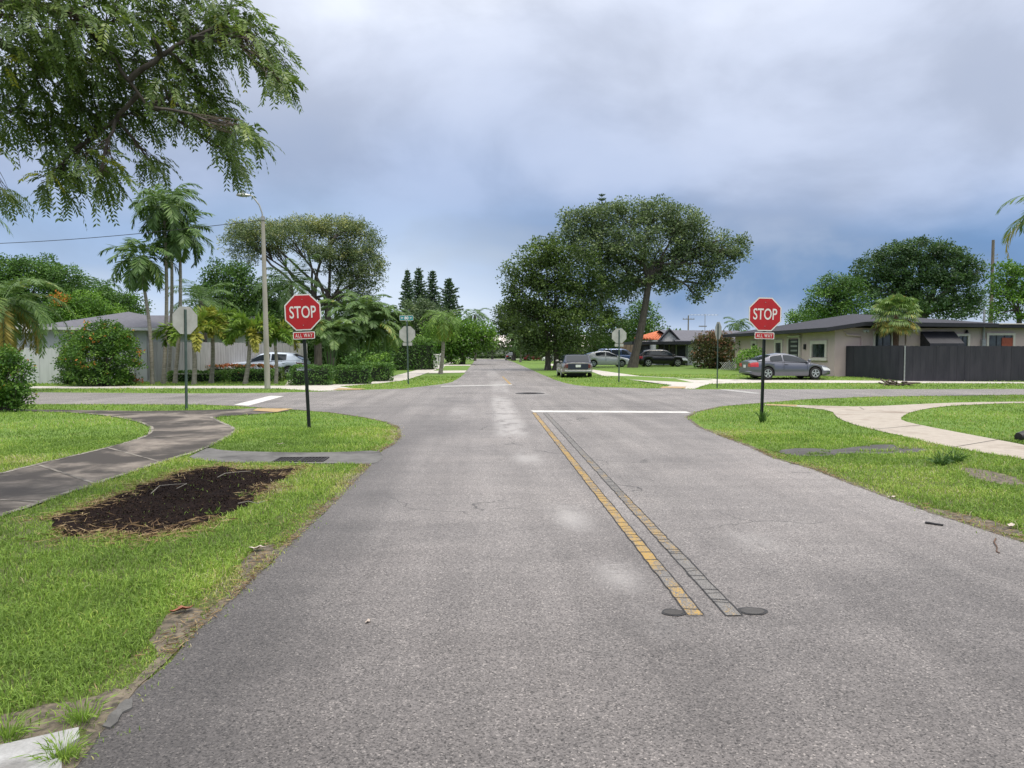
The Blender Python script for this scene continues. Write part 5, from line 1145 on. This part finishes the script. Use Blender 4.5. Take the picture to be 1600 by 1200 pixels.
def conifer(label, u, Y, vtop, wbase, dens=1.):
    base = gnd(u, Y); root = thing('pine_tree', label, 'pine tree', base, 0, 'narrow dark pines in the left distance'); h = at(u, vtop, Y).z - base.z
    mb = MB(); mb.tube([(0, 0, -.2), (0, 0, h * .6), (0, 0, h)], [.28, .17, .02], 8); mb.build('trunk', 'bark', root, True, fix=False)
    br = MB(); P, A, L2 = [], [], []
    nt_ = int(h / .46)
    for k in range(nt_):
        t_ = .18 + .81 * k / nt_; z = h * t_; rl = wbase * (1 - t_) ** .75 * (1.1 if t_ > .3 else .9) + .12
        for j in range(7):
            az = j * .8976 + k * .5 + RNG.normal() * .15; ln = rl * RNG.uniform(.6, 1.3); e = .30 + .2 * t_
            tip = Vector((math.cos(az) * ln, math.sin(az) * ln, z + ln * math.tan(e) * .6)); br.tube([(0, 0, z), tip * .5 + Vector((0, 0, z * .5 - .04)), tip], [.04, .03, .01], 4)
            n = max(8, int(ln * 30 * dens)); s_ = RNG.uniform(.12, 1, n); q = np.array([0, 0, z]) * (1 - s_[:, None]) + np.array(tip) * s_[:, None]
            P.append(q + RNG.normal(0, .07, (n, 3))); D = np.tile(np.array([math.cos(az), math.sin(az), .5]), (n, 1)) + RNG.normal(size=(n, 3)) * .55; A.append(D); L2.append(np.full(n, .42))
    br.build('branch', 'bark', root, fix=False); P = np.concatenate(P); A = np.concatenate(A)
    quads('crown', kites(P, A, RNG.uniform(.28, .5, len(P)), .16, .2), np.clip(RNG.normal(.5, .22, len(P)), 0, 1), 'leaf_pine', root)
for lab, u, vt, wb, Y in (('thin ragged pine, first from the left of the far row', 637, 419, 2.0, 108), ('dense tall pine rising over the street name blade, tallest of the far row', 655, 416, 2.6, 110),
                  ('open-branched pine with a wispy pointed tip in the far row', 676, 421, 2.3, 112), ('broad-skirted pine standing apart nearest the road', 702, 433, 3.3, 108)): conifer(lab, u, Y, vt, wb)
bp = thing('pine_tree', 'feathery pine tip just showing above the large oak crown', 'pine tree', gnd(939, 100)); hh = at(939, 303, 100).z
m_ = MB(); m_.tube([(0, 0, -.2), (0, 0, hh)], [.3, .03], 7); m_.build('trunk', 'bark', bp, fix=False)
P, A = [], []
for k in range(18):
    z = hh - .3 - k * .62; ln = .4 + k * .17
    for j in range(7):
        az = j * .8976 + k * .5; n = int(6 + ln * 9); s_ = RNG.uniform(.1, 1, n)[:, None]; P.append(np.array([0, 0, z]) * (1 - s_) + np.array([math.cos(az) * ln, math.sin(az) * ln, z + ln * .35]) * s_); A.append(np.tile([math.cos(az), math.sin(az), .6], (n, 1)) + RNG.normal(size=(n, 3)) * .5)
P = np.concatenate(P); quads('crown', kites(P, np.concatenate(A), .45, .15, .2), RNG.normal(.5, .2, len(P)), 'leaf_pine', bp)
tree('tree', 'dark brownish tree mass under the far row of pines', 655, 98, [(640, 505, 24, 30, 0, -.1), (665, 500, 28, 30, 0, -.15), (690, 505, 22, 26, 0, -.05), (650, 530, 36, 26, 0, -.1), (700, 525, 22, 18), (625, 525, 16, 26)], 'leaf_oak', .3, .3)
tree('tree', 'bright green spreading tree arching over the left side of the far road', 722, 92,
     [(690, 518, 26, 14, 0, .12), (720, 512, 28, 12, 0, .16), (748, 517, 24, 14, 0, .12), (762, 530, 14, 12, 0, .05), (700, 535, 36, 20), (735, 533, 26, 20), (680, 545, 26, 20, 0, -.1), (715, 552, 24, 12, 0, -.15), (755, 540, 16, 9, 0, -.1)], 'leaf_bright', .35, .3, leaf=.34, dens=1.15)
tree('tree', 'dark rounded tree far down the road behind the small weeping palm', 802, 128, [(795, 490, 20, 14), (785, 505, 15, 18), (805, 505, 22, 24), (795, 525, 20, 22), (825, 520, 26, 36), (845, 535, 30, 26)], 'leaf_dark', .35, .3)
tree('tree', 'small thin tree before the pale building at the road end', 769, 150, [(768, 545, 12, 8, 0, -.1), (776, 541, 9, 7, 0, -.1), (760, 541, 8, 6, 0, -.1)], 'leaf_oak', .2, .4, dens=.6)
tree('tree', 'large shadowy tree with pale green leaf patches over the parked wagon', 862, 63,
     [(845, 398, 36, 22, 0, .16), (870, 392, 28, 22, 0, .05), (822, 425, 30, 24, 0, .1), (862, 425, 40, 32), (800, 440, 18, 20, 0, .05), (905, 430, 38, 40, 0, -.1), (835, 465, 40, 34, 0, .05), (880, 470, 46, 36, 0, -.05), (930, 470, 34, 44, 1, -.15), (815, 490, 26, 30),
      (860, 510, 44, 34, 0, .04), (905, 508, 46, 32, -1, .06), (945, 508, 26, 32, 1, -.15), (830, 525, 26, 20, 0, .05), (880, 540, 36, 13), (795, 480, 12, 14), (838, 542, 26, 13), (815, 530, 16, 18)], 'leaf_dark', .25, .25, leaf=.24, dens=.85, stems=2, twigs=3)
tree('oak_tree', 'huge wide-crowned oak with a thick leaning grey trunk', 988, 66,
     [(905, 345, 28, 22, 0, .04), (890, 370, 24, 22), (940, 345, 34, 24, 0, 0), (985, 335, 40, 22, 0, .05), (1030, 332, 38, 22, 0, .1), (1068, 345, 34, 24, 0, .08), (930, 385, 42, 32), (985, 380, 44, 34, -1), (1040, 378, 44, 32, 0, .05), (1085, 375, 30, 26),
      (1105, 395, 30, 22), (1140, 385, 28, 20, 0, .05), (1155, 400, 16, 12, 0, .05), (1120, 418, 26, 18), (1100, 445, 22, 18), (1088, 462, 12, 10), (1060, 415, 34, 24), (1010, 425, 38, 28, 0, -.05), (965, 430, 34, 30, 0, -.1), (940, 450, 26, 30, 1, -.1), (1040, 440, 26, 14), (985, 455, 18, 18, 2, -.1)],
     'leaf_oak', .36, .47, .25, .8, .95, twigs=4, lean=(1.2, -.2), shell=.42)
tree('tree', 'mid green tree filling the gap behind the oak trunk', 1008, 92, [(1005, 490, 20, 18), (1018, 510, 18, 18), (995, 515, 26, 22), (960, 520, 36, 26, 0, -.15)], 'leaf_mid', .3, .3)
tree('tree', 'great rounded dark green tree rising behind the taupe house', 1440, 74,
     [(1400, 400, 34, 20), (1440, 392, 38, 18), (1480, 400, 32, 20), (1365, 420, 30, 22), (1345, 445, 20, 24), (1420, 425, 44, 30), (1475, 425, 40, 30), (1515, 425, 22, 26), (1390, 455, 44, 32), (1450, 455, 44, 30), (1505, 455, 26, 26), (1525, 475, 16, 18), (1420, 482, 50, 20), (1490, 482, 32, 18)], 'leaf_deep', .5, .25, leaf=.27, clump=.75, dens=1.1)
tree('tree', 'lighter green tree beside the great rounded tree behind the house', 1305, 68, [(1310, 450, 30, 22), (1290, 468, 24, 24), (1330, 465, 26, 30), (1275, 485, 20, 18), (1320, 490, 40, 20)], 'leaf_mid', .3, .3)
tree('tree', 'small pale green treetop over the roof near the right stop sign', 1240, 72, [(1240, 498, 16, 9), (1258, 492, 14, 10), (1270, 500, 16, 10)], 'leaf_bright', .2, .3)
tree('tree', 'light lime green tree at the right edge beside the wooden pole', 1590, 56, [(1572, 425, 24, 18), (1600, 440, 34, 26), (1568, 455, 22, 18), (1590, 475, 36, 24), (1560, 490, 16, 14), (1640, 440, 50, 40), (1640, 480, 40, 30)], 'leaf_bright', .25, .3, dens=.75, leaf=.22, clump=.6)

tree('tree', 'dense dark tree closing the gap behind the areca palms', 548, 58, [(520, 545, 34, 34, 0, -.1), (560, 540, 34, 36, 0, -.05), (595, 550, 28, 30), (540, 570, 60, 16, 0, -.1), (480, 555, 34, 30, 0, -.1)], 'leaf_mid', .2, .3, dens=.9)
tree('tree', 'dark tree behind the white hatchback and large shadowy tree', 930, 96, [(900, 545, 40, 16, 0, -.1), (950, 540, 40, 20, 0, -.1), (860, 548, 30, 12, 0, -.1), (1000, 540, 30, 16, 0, -.05)], 'leaf_dark', .25, .3, dens=.8)
# the far line of trees, one mass all along the horizon
n = 420; xx = RNG.uniform(-330, 330, n); xx = xx[(xx < -11) | (xx > 22)]; hh_ = RNG.uniform(3.4, 6.6, len(xx))
V, T, _ = blob_leaves([(x, 205 + RNG.uniform(-12, 18), h_ * .55, RNG.uniform(2.5, 5), 3, h_ * .55, RNG.normal() * .08) for x, h_ in zip(xx, hh_)], 1.0, 2.2, .8, .6, .6)
V[:, :, 2] = np.maximum(V[:, :, 2], .02); tag(quads('tree_line', V, T, 'leaf_mid'), kind='stuff')

# ------------------------------------------------------------------ shrubs and hedges
def shrub(name, label, base, blobs, leafm, leaf, clump, dens=1.3, group=None, core=True, aspect=.6):
    root = thing(name, label, 'bush' if 'hedge' not in name else 'hedge', base, 0, group)
    V, T, cent = blob_leaves(blobs, leaf, clump, dens, aspect, .6); V[:, :, 2] = np.maximum(V[:, :, 2], .02)
    mb = MB()
    for k, b_ in enumerate(blobs):
        for c in cent[k][RNG.choice(len(cent[k]), min(7, len(cent[k])), replace=False)]: limb(mb, (b_[0] * .3, b_[1] * .3, -.05), c, .035, .006, .1, 4, 5)
    mb.build('stem', 'bark', root, fix=False); quads('foliage', V, T, leafm, root); return root
def pxshrub(name, label, Y, bl, leafm, leaf, clump, **kw):
    u0 = sum(q[0] for q in bl) / len(bl); base = gnd(u0, Y); return shrub(name, label, base, pxblobs(bl, Y, base), leafm, leaf, clump, **kw)
pxshrub('hibiscus_bush', 'rounded flowering bush with orange blooms cut by the left picture edge', 20.3, [(0, 590, 34, 46), (22, 595, 24, 40), (-30, 590, 40, 48), (8, 565, 22, 24), (20, 625, 22, 16)], 'leaf_hibiscus', .085, .22, dens=1.5)
pxshrub('hibiscus_bush', 'large globe-shaped green bush with orange flowers before the bungalow', 35.2, [(160, 550, 48, 44), (165, 530, 34, 26), (185, 560, 30, 36), (135, 565, 34, 32), (160, 590, 44, 14)], 'leaf_hibiscus', .12, .3, dens=1.5)
pxshrub('hibiscus_bush', 'yellow-green bush leaning against the globe-shaped bush', 36.6, [(108, 545, 18, 26, 0, .12), (112, 570, 22, 26), (100, 590, 14, 12)], 'leaf_hibiscus', .12, .3, dens=1.4)
pxshrub('croton', 'low rust red plants at the foot of the globe-shaped bush', 35.8, [(196, 592, 12, 7, 0, .35), (178, 595, 8, 6, 0, .3), (212, 594, 7, 5, 0, .3)], 'leaf_redtip', .10, .2)
pxshrub('copper_bush', 'wide rounded bush with coppery red tips beside the edge-on sign', 62, [(1118, 548, 32, 24, 0, .0), (1105, 560, 26, 16), (1135, 560, 22, 18), (1110, 530, 22, 12, 0, .3), (1130, 532, 16, 10, 0, .3), (1095, 545, 16, 16)], 'leaf_copper', .2, .55, dens=1.5)
pxshrub('shrub', 'lime green shrub at the coupe tail beside the lattice', 46, [(1165, 560, 14, 12, 0, .2), (1178, 556, 12, 12, 0, .15), (1155, 568, 10, 9, 0, .05)], 'leaf_bright', .13, .35)
pxshrub('shrub', 'small banana-like shrub against the taupe wall left of the coupe', 58, [(1168, 545, 8, 12), (1160, 540, 6, 10)], 'leaf_mid', .22, .4)
pxshrub('shrub', 'blue-green broad-leaved shrub under the arching areca palms', 42, [(560, 563, 18, 14, 0, -.05), (550, 572, 16, 10)], 'leaf_mid', .2, .4)
pxshrub('shrub', 'bright round shrub at the pavement bend by the tall hedge', 41, [(592, 566, 18, 14, 0, .1), (600, 580, 14, 12), (582, 575, 14, 12)], 'leaf_bright', .13, .32)
def hedge(label, a, b_, wd, ht, leafm, leaf=.09, n=90, tn=0., top=0., name='hedge', z0=0.):
    """clipped hedge between two ground points"""
    a, b_ = Vector((a[0], a[1], 0)), Vector((b_[0], b_[1], 0)); d = b_ - a; ln = d.length; rz = math.atan2(d.y, d.x); c = (a + b_) / 2
    root = thing(name, label, 'hedge', (c.x, c.y, z0), rz, 'clipped hedges and shrubs')
    m_ = MB(); m_.box((0, 0, ht * .40), (ln - .42, max(.1, wd - .42), ht * .8 - .1)); m_.build('stem', 'green_core', root)
    area = 2 * ln * ht + 2 * wd * ht + ln * wd; N_ = int(area * n * 3.6 / (leaf / .09) ** 2); P = RNG.uniform(-1, 1, (N_, 3)); ax = RNG.choice(3, N_, p=np.array([wd * ht, ln * ht, ln * wd]) / (wd * ht + ln * ht + ln * wd))
    s_ = np.sign(RNG.normal(size=N_)); P[np.arange(N_), ax] = s_ * (1 - RNG.random(N_) ** 1.6 * .16); P[ax == 2, 2] = np.abs(P[ax == 2, 2])
    e = np.abs(P) ** 9; P = P / (e.sum(1, keepdims=True) ** (1 / 9)).clip(1)
    bmp = 1 + .07 * np.sin(P[:, 0] * ln * 2.1) * np.cos(P[:, 2] * 3) + .05 * np.sin(P[:, 0] * ln * 5.3 + 1)
    Q = P * np.array([ln / 2, wd / 2, ht / 2]) * bmp[:, None] + np.array([0, 0, ht / 2]) + RNG.normal(0, .025, (N_, 3)); Q[:, 2] = np.maximum(Q[:, 2], .03)
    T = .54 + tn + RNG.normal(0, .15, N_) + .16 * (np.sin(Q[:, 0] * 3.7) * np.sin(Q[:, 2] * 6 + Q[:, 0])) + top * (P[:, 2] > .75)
    quads('foliage', kites(Q, rand_dirs(N_, .4) + np.array([0, 0, .2]), leaf * RNG.uniform(.7, 1.3, N_), leaf * .6, .5), T, leafm, root); return root
hedge('low clipped hedge block behind the pole of the tilted stop sign', at(262, 549, 39.2), at(350, 549, 39.2), .9, .58, 'leaf_mid', .11, 110, .08)
hedge('low clipped hedge block left of the street lamp foot', at(357, 549, 39.2), at(428, 549, 39.2), .9, .66, 'leaf_mid', .11, 110, .02)
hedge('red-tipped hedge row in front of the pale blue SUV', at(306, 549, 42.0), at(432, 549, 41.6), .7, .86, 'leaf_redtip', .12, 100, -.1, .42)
hedge('dark rounded hedge end beside the SUV rear wheel', at(432, 549, 40), at(441, 549, 40), .6, .75, 'leaf_dark', .11, 110, .1)
hedge('thick dark clipped hedge right behind the near left stop sign post', at(452, 549, 35.6), at(520, 549, 35.8), 1.2, .93, 'leaf_mid', .11, 110, -.06)
hedge('clipped hedge continuing toward the pavement bend', at(522, 549, 36.6), at(580, 549, 37), 1.1, .88, 'leaf_mid', .11, 110, -.06)
hedge('lighter clipped hedge at the end of the row under the areca palms', at(562, 549, 39.5), at(610, 549, 40.5), 1.0, .98, 'leaf_mid', .12, 110, .06)
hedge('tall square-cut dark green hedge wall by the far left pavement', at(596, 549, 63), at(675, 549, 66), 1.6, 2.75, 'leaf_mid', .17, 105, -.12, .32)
hedge('low dark hedge strip before the pale building at the road end', at(735, 549, 165), at(840, 549, 165), 1.5, .9, 'leaf_dark', .3, 110)
hedge('small clipped hedge beside the far crimson car', at(816, 549, 130), at(826, 549, 130), 1.0, 1.0, 'leaf_bright', .25, 110)
hedge('low plants along the white house porch', at(1085, 549, 66), at(1105, 549, 66), .7, .5, 'leaf_mid', .17, 110)
# areca palm clumps
def areca(label, u, Y, vts, fl):
    base = gnd(u, Y); root = thing('areca_palm', label, 'palm tree', base, 0, 'arching areca palm clumps'); st = MB(); ra = MB(); Vs, Ts = [], []
    for (ut, vt) in vts:
        t_ = at(ut, vt, Y) - base; st.tube([(t_.x * .25, RNG.normal() * .3, -.1), (t_.x * .6, t_.y, t_.z * .5), t_], [.055, .045, .035], 6)
        for k in range(13):
            az = k * 2.39996 + RNG.normal() * .2; V, T = frond(t_, az, RNG.uniform(.3, 1.35), fl * RNG.uniform(.8, 1.15), RNG.uniform(1.3, 2.1), .6, 30, .08, .2, .5, .52 + RNG.normal() * .13, ra); Vs.append(V); Ts.append(T)
    st.build('trunk', 'crownshaft', root, True, fix=False); ra.build('stalk', 'crownshaft', root, fix=False); quads('crown', np.concatenate(Vs), np.concatenate(Ts), 'leaf_palm', root)
areca('yellowish low areca palm clump just right of the near left stop sign', 516, 43, [(505, 530), (520, 540), (530, 520), (512, 515)], 1.9)
areca('tall areca palm clump arching over the broad-leaved shrub', 562, 46, [(545, 490), (560, 500), (572, 485), (555, 520), (582, 510), (545, 535)], 2.3)
areca('feathery areca palm clump nearest the tall square-cut hedge', 595, 48, [(590, 500), (600, 520), (585, 530), (605, 500)], 2.1)

# ------------------------------------------------------------------ overhanging tree at the left
def hanging_tree():
    Y = 7.6; base = Vector((-8.6, 7.4, 0)); root = thing('tree', 'near tree with drooping feathery compound leaves overhanging the top left', 'tree', base)
    bl = [(20, 30, 90, 75), (110, 20, 90, 70), (205, 25, 75, 60), (290, 20, 65, 50), (345, 50, 45, 35), (60, 110, 85, 60), (150, 105, 80, 60), (235, 95, 70, 50), (300, 95, 52, 42), (395, 62, 42, 26), (425, 90, 26, 30), (432, 120, 16, 20),
          (20, 175, 46, 40), (90, 190, 55, 48), (150, 175, 60, 48), (120, 245, 46, 42), (90, 285, 28, 22), (160, 265, 30, 36), (225, 170, 55, 46), (285, 150, 48, 42), (330, 165, 38, 42), (350, 200, 30, 30), (362, 245, 13, 22), (388, 205, 14, 8),
          (-6, 295, 16, 12), (-110, 60, 120, 110), (-110, 190, 90, 70), (60, -90, 120, 60), (240, -70, 120, 60), (-240, -20, 140, 140), (360, 18, 40, 26), (232, 250, 18, 14)]
    Vs, Ts, mb, tw = [], [], MB(), MB()
    hub = Vector((-6.4, 7.5, 4.6)) - base
    mb.tube([(0, 0, -.2), (.2, 0, 1.2), (.6, .05, 2.6), (1.3, .1, 3.7), hub], [.34, .27, .24, .2, .15], 12)
    hubs = [hub]
    for tgt, r_ in ((at(60, 105, 7.7), .07), (at(120, 20, 7.4), .075), (at(-60, 160, 7.9), .06), (at(-60, -20, 7.2), .07)):
        lp2 = limb(mb, hub, tgt - base, r_ * 1.3, r_ * .55, .08, 8, 8); hubs += lp2[3:]
    for tgt, r_ in ((at(230, 165, 7.5), .03), (at(300, 60, 7.6), .032), (at(150, 215, 7.8), .026), (at(240, 60, 7.3), .03)):
        st = min(hubs, key=lambda h_: (h_ - (tgt - base)).length); lp2 = limb(mb, st, tgt - base, r_, r_ * .5, .03, 8, 7); hubs += lp2[2:]
    for (u, v, ru, rv) in bl:
        dy = RNG.normal() * .35; c = np.array(at(u, v, Y + dy) - base); s_ = Y / F; rx, rz = ru * s_, rv * s_; ry = max(rx, .35) * .9
        st = min(hubs, key=lambda h_: (h_ - Vector(c)).length); lp2 = limb(mb, st, Vector(c), .020, .008, .05, 6, 5)
        n = int(22 + 92 * (ru * rv) / 3600); d = rand_dirs(n); P = c + d * np.array([rx, ry, rz]) * (RNG.random(n) ** .45)[:, None]
        out = unit(P - c) * .55 + unit(P - np.array(hub)) * .5 + RNG.normal(size=(n, 3)) * .45 + np.array([0, 0, -.28]); D = unit(out)
        for k in RNG.choice(n, min(n, 26), replace=False): limb(tw, lp2[RNG.integers(3, 7)], P[k] - D[k] * .02, .005, .002, -.03, 4, 4)
        m_ = 10; L_ = RNG.uniform(.13, .24, n); dr = RNG.uniform(.5, 1.5, n); S = unit(np.cross(D, unit(RNG.normal(size=(n, 3)) * .35 + [0, 0, 1.])))
        tt = RNG.choice([.30, .42, .5, .62, .95], n, p=[.28, .33, .24, .135, .015]) + RNG.normal(0, .05, n)
        for k in range(m_):
            t_ = (k + .8) / m_; q = P + D * (L_ * t_)[:, None] + np.array([0, 0, -1.]) * (L_ * dr * t_ * t_ * .55)[:, None]; D2 = unit(D + np.array([0, 0, -1.]) * (dr * t_ * .9)[:, None])
            for sg in (-1, 1):
                A = unit(S * sg * .85 + D2 * .62 + np.array([0, 0, -.28]) + RNG.normal(size=(n, 3)) * .1); l = (.058 + .012 * math.sin(math.pi * t_)) * np.ones(n) * RNG.uniform(.8, 1.1, n)
                Vs.append(kites(q + A * l[:, None] * .5, A, l, .0195, 0, Nn=unit(np.cross(S, D2) + RNG.normal(size=(n, 3)) * .3))); Ts.append(tt + RNG.normal(0, .05, n))
    mb.build('trunk', 'bark', root, True, 60, fix=False); tw.build('twig', 'twig', root, fix=False)
    quads('crown', np.concatenate(Vs), np.concatenate(Ts), 'leaf_hang', root)
hanging_tree()

# ------------------------------------------------------------------ small things
dg = G(471, 719.5); gr = thing('drain_grate', 'rusty iron drain grate set in the grey gutter strip', 'drain grate', (dg.x, dg.y, .012))
m_ = MB()
for c, d in (((0, -.19, .004), (.74, .03, .018)), ((0, .19, .004), (.74, .03, .018)), ((-.355, 0, .004), (.03, .35, .018)), ((.355, 0, .004), (.03, .35, .018)), ((0, 0, .004), (.03, .35, .018))): m_.box(c, d)
m_.build('frame', 'iron', gr)
m_ = MB()
for k in range(14): m_.box((-.31 + k * .048, 0, .002), (.018, .345, .012))
m_.build('bar', 'iron', gr); m_ = MB(); m_.box((0, 0, -.003), (.7, .36, .004)); m_.build('pit', 'dark_room', gr)
mc = G(828, 615); mh = thing('manhole_cover', 'round dark iron manhole cover in the middle of the junction', 'manhole cover', (mc.x, mc.y, .008))
m_ = MB(); m_.cyl((0, 0, .004), .38, .01, 32); m_.build('cover', 'iron', mh, True)
m_ = MB()
for k in range(6): m_.box((0, -.25 + k * .1, .0105), (.5, .03, .006))
m_.build('rib', 'iron', mh); 
m_ = MB(); rr_ = [[Vector((math.cos(a) * r_, math.sin(a) * r_, z)) for a in [k * .2618 for k in range(24)]] for r_, z in ((.39, .0), (.39, .012), (.56, .006), (.57, .0))]; m_.loft(rr_, False); m_.build('collar', 'seal_black', mh, True)
def leaf_thing(label, u, v, s_, mat, rz, curl=.4, z=.012, group='fallen leaves by the road'):
    p = G(u, v); mb = MB(); n = 7; vs_ = []
    for k in range(n):
        t_ = k / (n - 1); wv_ = math.sin(math.pi * min(1, t_ * .95 + .03)) ** .8 * s_ * .30 * (1 + .25 * math.sin(k * 2.1 + u)); x = (t_ - .5) * s_; zc2 = curl * .35 * s_ * (t_ - .4) ** 2 + .006 * math.sin(k * 1.7 + v)
        vs_ += [(x + .004 * math.sin(k * 3), -wv_ * (1 - curl * .3), zc2 + curl * wv_ * .5), (x, 0, zc2), (x, wv_ * .8, zc2 + curl * wv_ * .25)]
    mb.add(vs_, [(k * 3 + j, k * 3 + j + 1, k * 3 + 4 + j, k * 3 + 3 + j) for k in range(n - 1) for j in (0, 1)])
    mb.add([(x, y, z_ - .002) for x, y, z_ in vs_], [(k * 3 + j + 3, k * 3 + 4 + j, k * 3 + j + 1, k * 3 + j) for k in range(n - 1) for j in (0, 1)])
    o = mb.build('fallen_leaf', mat, None, True, fix=False); o.location = (p.x, p.y, z); o.rotation_euler = (0, 0, rz); tag(o, label, 'leaf', group)
leaf_thing('curled reddish brown leaf on the bare soil at the road edge', 284, 958, .14, 'dry_leaf', .5, .9, .02)
leaf_thing('small pale dry leaf lying alone on the asphalt', 575, 974, .055, 'pale_leaf', 1.2, .8)
leaf_thing('tan curled leaf in the grass edge below the mulch pit', 402, 862, .13, 'pale_leaf', .2, .7, .03)
leaf_thing('pinkish dry leaf at the right road edge grass', 1580, 826, .11, 'pale_leaf', .9, .8, .03)
leaf_thing('white scrap of leaf at the edge of the right lawn', 1394, 779, .10, 'pale_leaf', .1, .4, .02)
leaf_thing('tiny pale leaf on the grass by the gutter strip', 439, 698, .13, 'pale_leaf', .3, .4, .05)
def stick(name, label, pts, r_, mat='twig'):
    mb = MB(); P = [G(u, v) + Vector((0, 0, z)) for u, v, z in pts]; mb.tube(P, [r_ * (1 - .4 * k / len(P)) for k in range(len(P))], 6); tag(mb.build(name, mat, None, True, fix=False), label, 'stick', 'sticks and twigs on the ground')
stick('stick', 'short dark stick lying on the road near the right verge', [(1446, 819, .015), (1452, 820, .018), (1462, 821.5, .016), (1474, 823, .016)], .012, 'black_trim')
stick('twig', 'thin curled twig on the asphalt by the right edge', [(1556, 843, .01), (1553, 850, .02), (1558, 857, .012), (1557, 864, .012), (1562, 866, .012)], .006, 'bark_brown')
for lab, p_ in (('long bleached twig lying across the mulch pit', [(236, 778, .05), (250, 768, .07), (268, 765, .06), (292, 762, .05), (276, 770, .05)]), ('forked pale twig on the back of the mulch pit', [(340, 752, .05), (352, 748, .07), (378, 744, .06), (392, 742, .05)]),
                ('pale twig at the right end of the mulch pit', [(372, 794, .05), (388, 792, .06), (402, 794, .05), (414, 790, .05)])): stick('twig', lab, p_, .0042, 'bark_pale')
def tuft(name, label, base, n, h, mat, spread=.5, tn=.5, wd=.012, cat='plant'):
    root = thing(name, label, cat, base); az = RNG.uniform(0, 6.28, n); le = RNG.uniform(.1, 1., n) * spread; l = h * RNG.uniform(.5, 1.2, n)
    D = np.stack([np.cos(az) * le, np.sin(az) * le, np.ones(n)], 1); P = np.stack([np.cos(az), np.sin(az), np.zeros(n)], 1) * (RNG.random(n) * .06)[:, None]
    D = unit(D); V1 = kites(P + D * (l * .3)[:, None], D, l * .65, wd, 0); D2 = unit(D + np.array([0, 0, -.7]) * le[:, None] + np.stack([np.cos(az), np.sin(az), np.zeros(n)], 1) * le[:, None]); V2 = kites(P + D * (l * .58)[:, None] + D2 * (l * .22)[:, None], D2, l * .5, wd * .8, 0)
    quads('blade_cluster', np.concatenate([V1, V2]), np.tile(tn + RNG.normal(0, .13, n), 2), mat, root); return root
wb = G(1190, 660); tuft('weed', 'dark leafy weed wrapped round the foot of the right stop sign', (wb.x, wb.y - .03, 0), 60, .26, 'leaf_mid', .45, .3, .022)
for lab, u, v in (('dark grassy weed clump on the right lawn near the asphalt patch', 1490, 724), ('second dark weed clump low on the right lawn', 1470, 728)): tuft('weed', lab, G(u, v), 130, .22, 'leaf_mid', 1.3, .25, .014)
for lab, u, v in (('grass tuft sprouting beside the grey slab at the road edge', 128, 1128), ('grass tuft over the slab corner at the bottom left', 98, 1188), ('green grass tuft in the bare soil at the left edge', 12, 1155), ('small weed sprig in the mulch pit', 384, 778), ('low weed patch at the mulch pit edge', 335, 806)):
    tuft('grass_tuft', lab, G(u, v), 110 if v > 1000 else 40, .12 if v > 1000 else .09, 'grass_blade', 1.2, .38, .006)
pb = G(1600, 690); rt = thing('cut_palm_base', 'blackened plant base with stiff pale leaf ribs at the right edge lawn', 'plant', (pb.x, pb.y, 0))
m_ = MB(); m_.tube([(-.14, -.05, .08), (.1, 0, .11), (.5, .05, .12)], [.09, .12, .14], 9); m_.build('trunk', 'black_trim', rt, True, fix=False)
m_ = MB()
for k in range(9): m_.tube([(.05 + k * .05, -.05, .1), (.0 + k * .05, -.18, .16 - k * .006), (-.06 + k * .05, -.3, .03)], [.012, .010, .005], 5)
m_.build('leaf_rib', 'bark_pale', rt, True, fix=False)
# stump-like debris on the far verge, mailbox by the tall hedge, lattice by the copper bush
p = G(1403, 603); dbr = thing('debris_pile', 'low dark heap of cut branches on the verge before the black gate', 'debris', (p.x, p.y, 0))
m_ = MB()
for k in range(16): a = RNG.uniform(0, 6.28); c = Vector((RNG.normal() * .4, RNG.normal() * .1, RNG.uniform(.04, .2))); d = Vector((math.cos(a) * .35, math.sin(a) * .2, RNG.normal() * .06)); m_.tube([c - d, c, c + d], .035, 6)
m_.build('branch_pile', 'twig', dbr, fix=False)
mp = gnd(680, 69); mbx = thing('gate_pillar', 'white pillar with a dark letter slot beside the tall square-cut hedge', 'pillar', (mp.x, mp.y, 0))
m_ = MB(); m_.box((0, 0, .62), (.55, .5, 1.3), bev=.03); m_.build('shaft', 'stucco_white', mbx); m_ = MB(); m_.box((0, 0, 1.30), (.68, .62, .10), bev=.02); m_.build('cap', 'stucco_white', mbx); m_ = MB(); m_.box((0, -.26, .95), (.3, .03, .16)); m_.build('letter_slot', 'black_metal', mbx)
mp = gnd(690, 71); mb2 = thing('gate_pillar', 'plain white pillar with rounded top nearest the road by the hedge', 'pillar', (mp.x, mp.y, 0))
m_ = MB(); m_.box((0, 0, .60), (.42, .42, 1.3), bev=.03); m_.cyl((0, 0, 1.25), .21, .42, 16, 'Y'); m_.build('shaft', 'stucco_white', mb2)
lt = gnd(1140, 57); la_ = thing('lattice_screen', 'small white diamond lattice screen at the foot of the copper bush', 'lattice', lt)
m_ = MB()
for k in range(9): m_.tube([(-.75 + k * .14, 0, .02), (-.75 + k * .14 + .45, 0, .62)], .012, 4); m_.tube([(-.30 + k * .14, .02, .02), (-.75 + k * .14, .02, .62)], .012, 4)
m_.build('slat', 'white_vinyl', la_, fix=False)
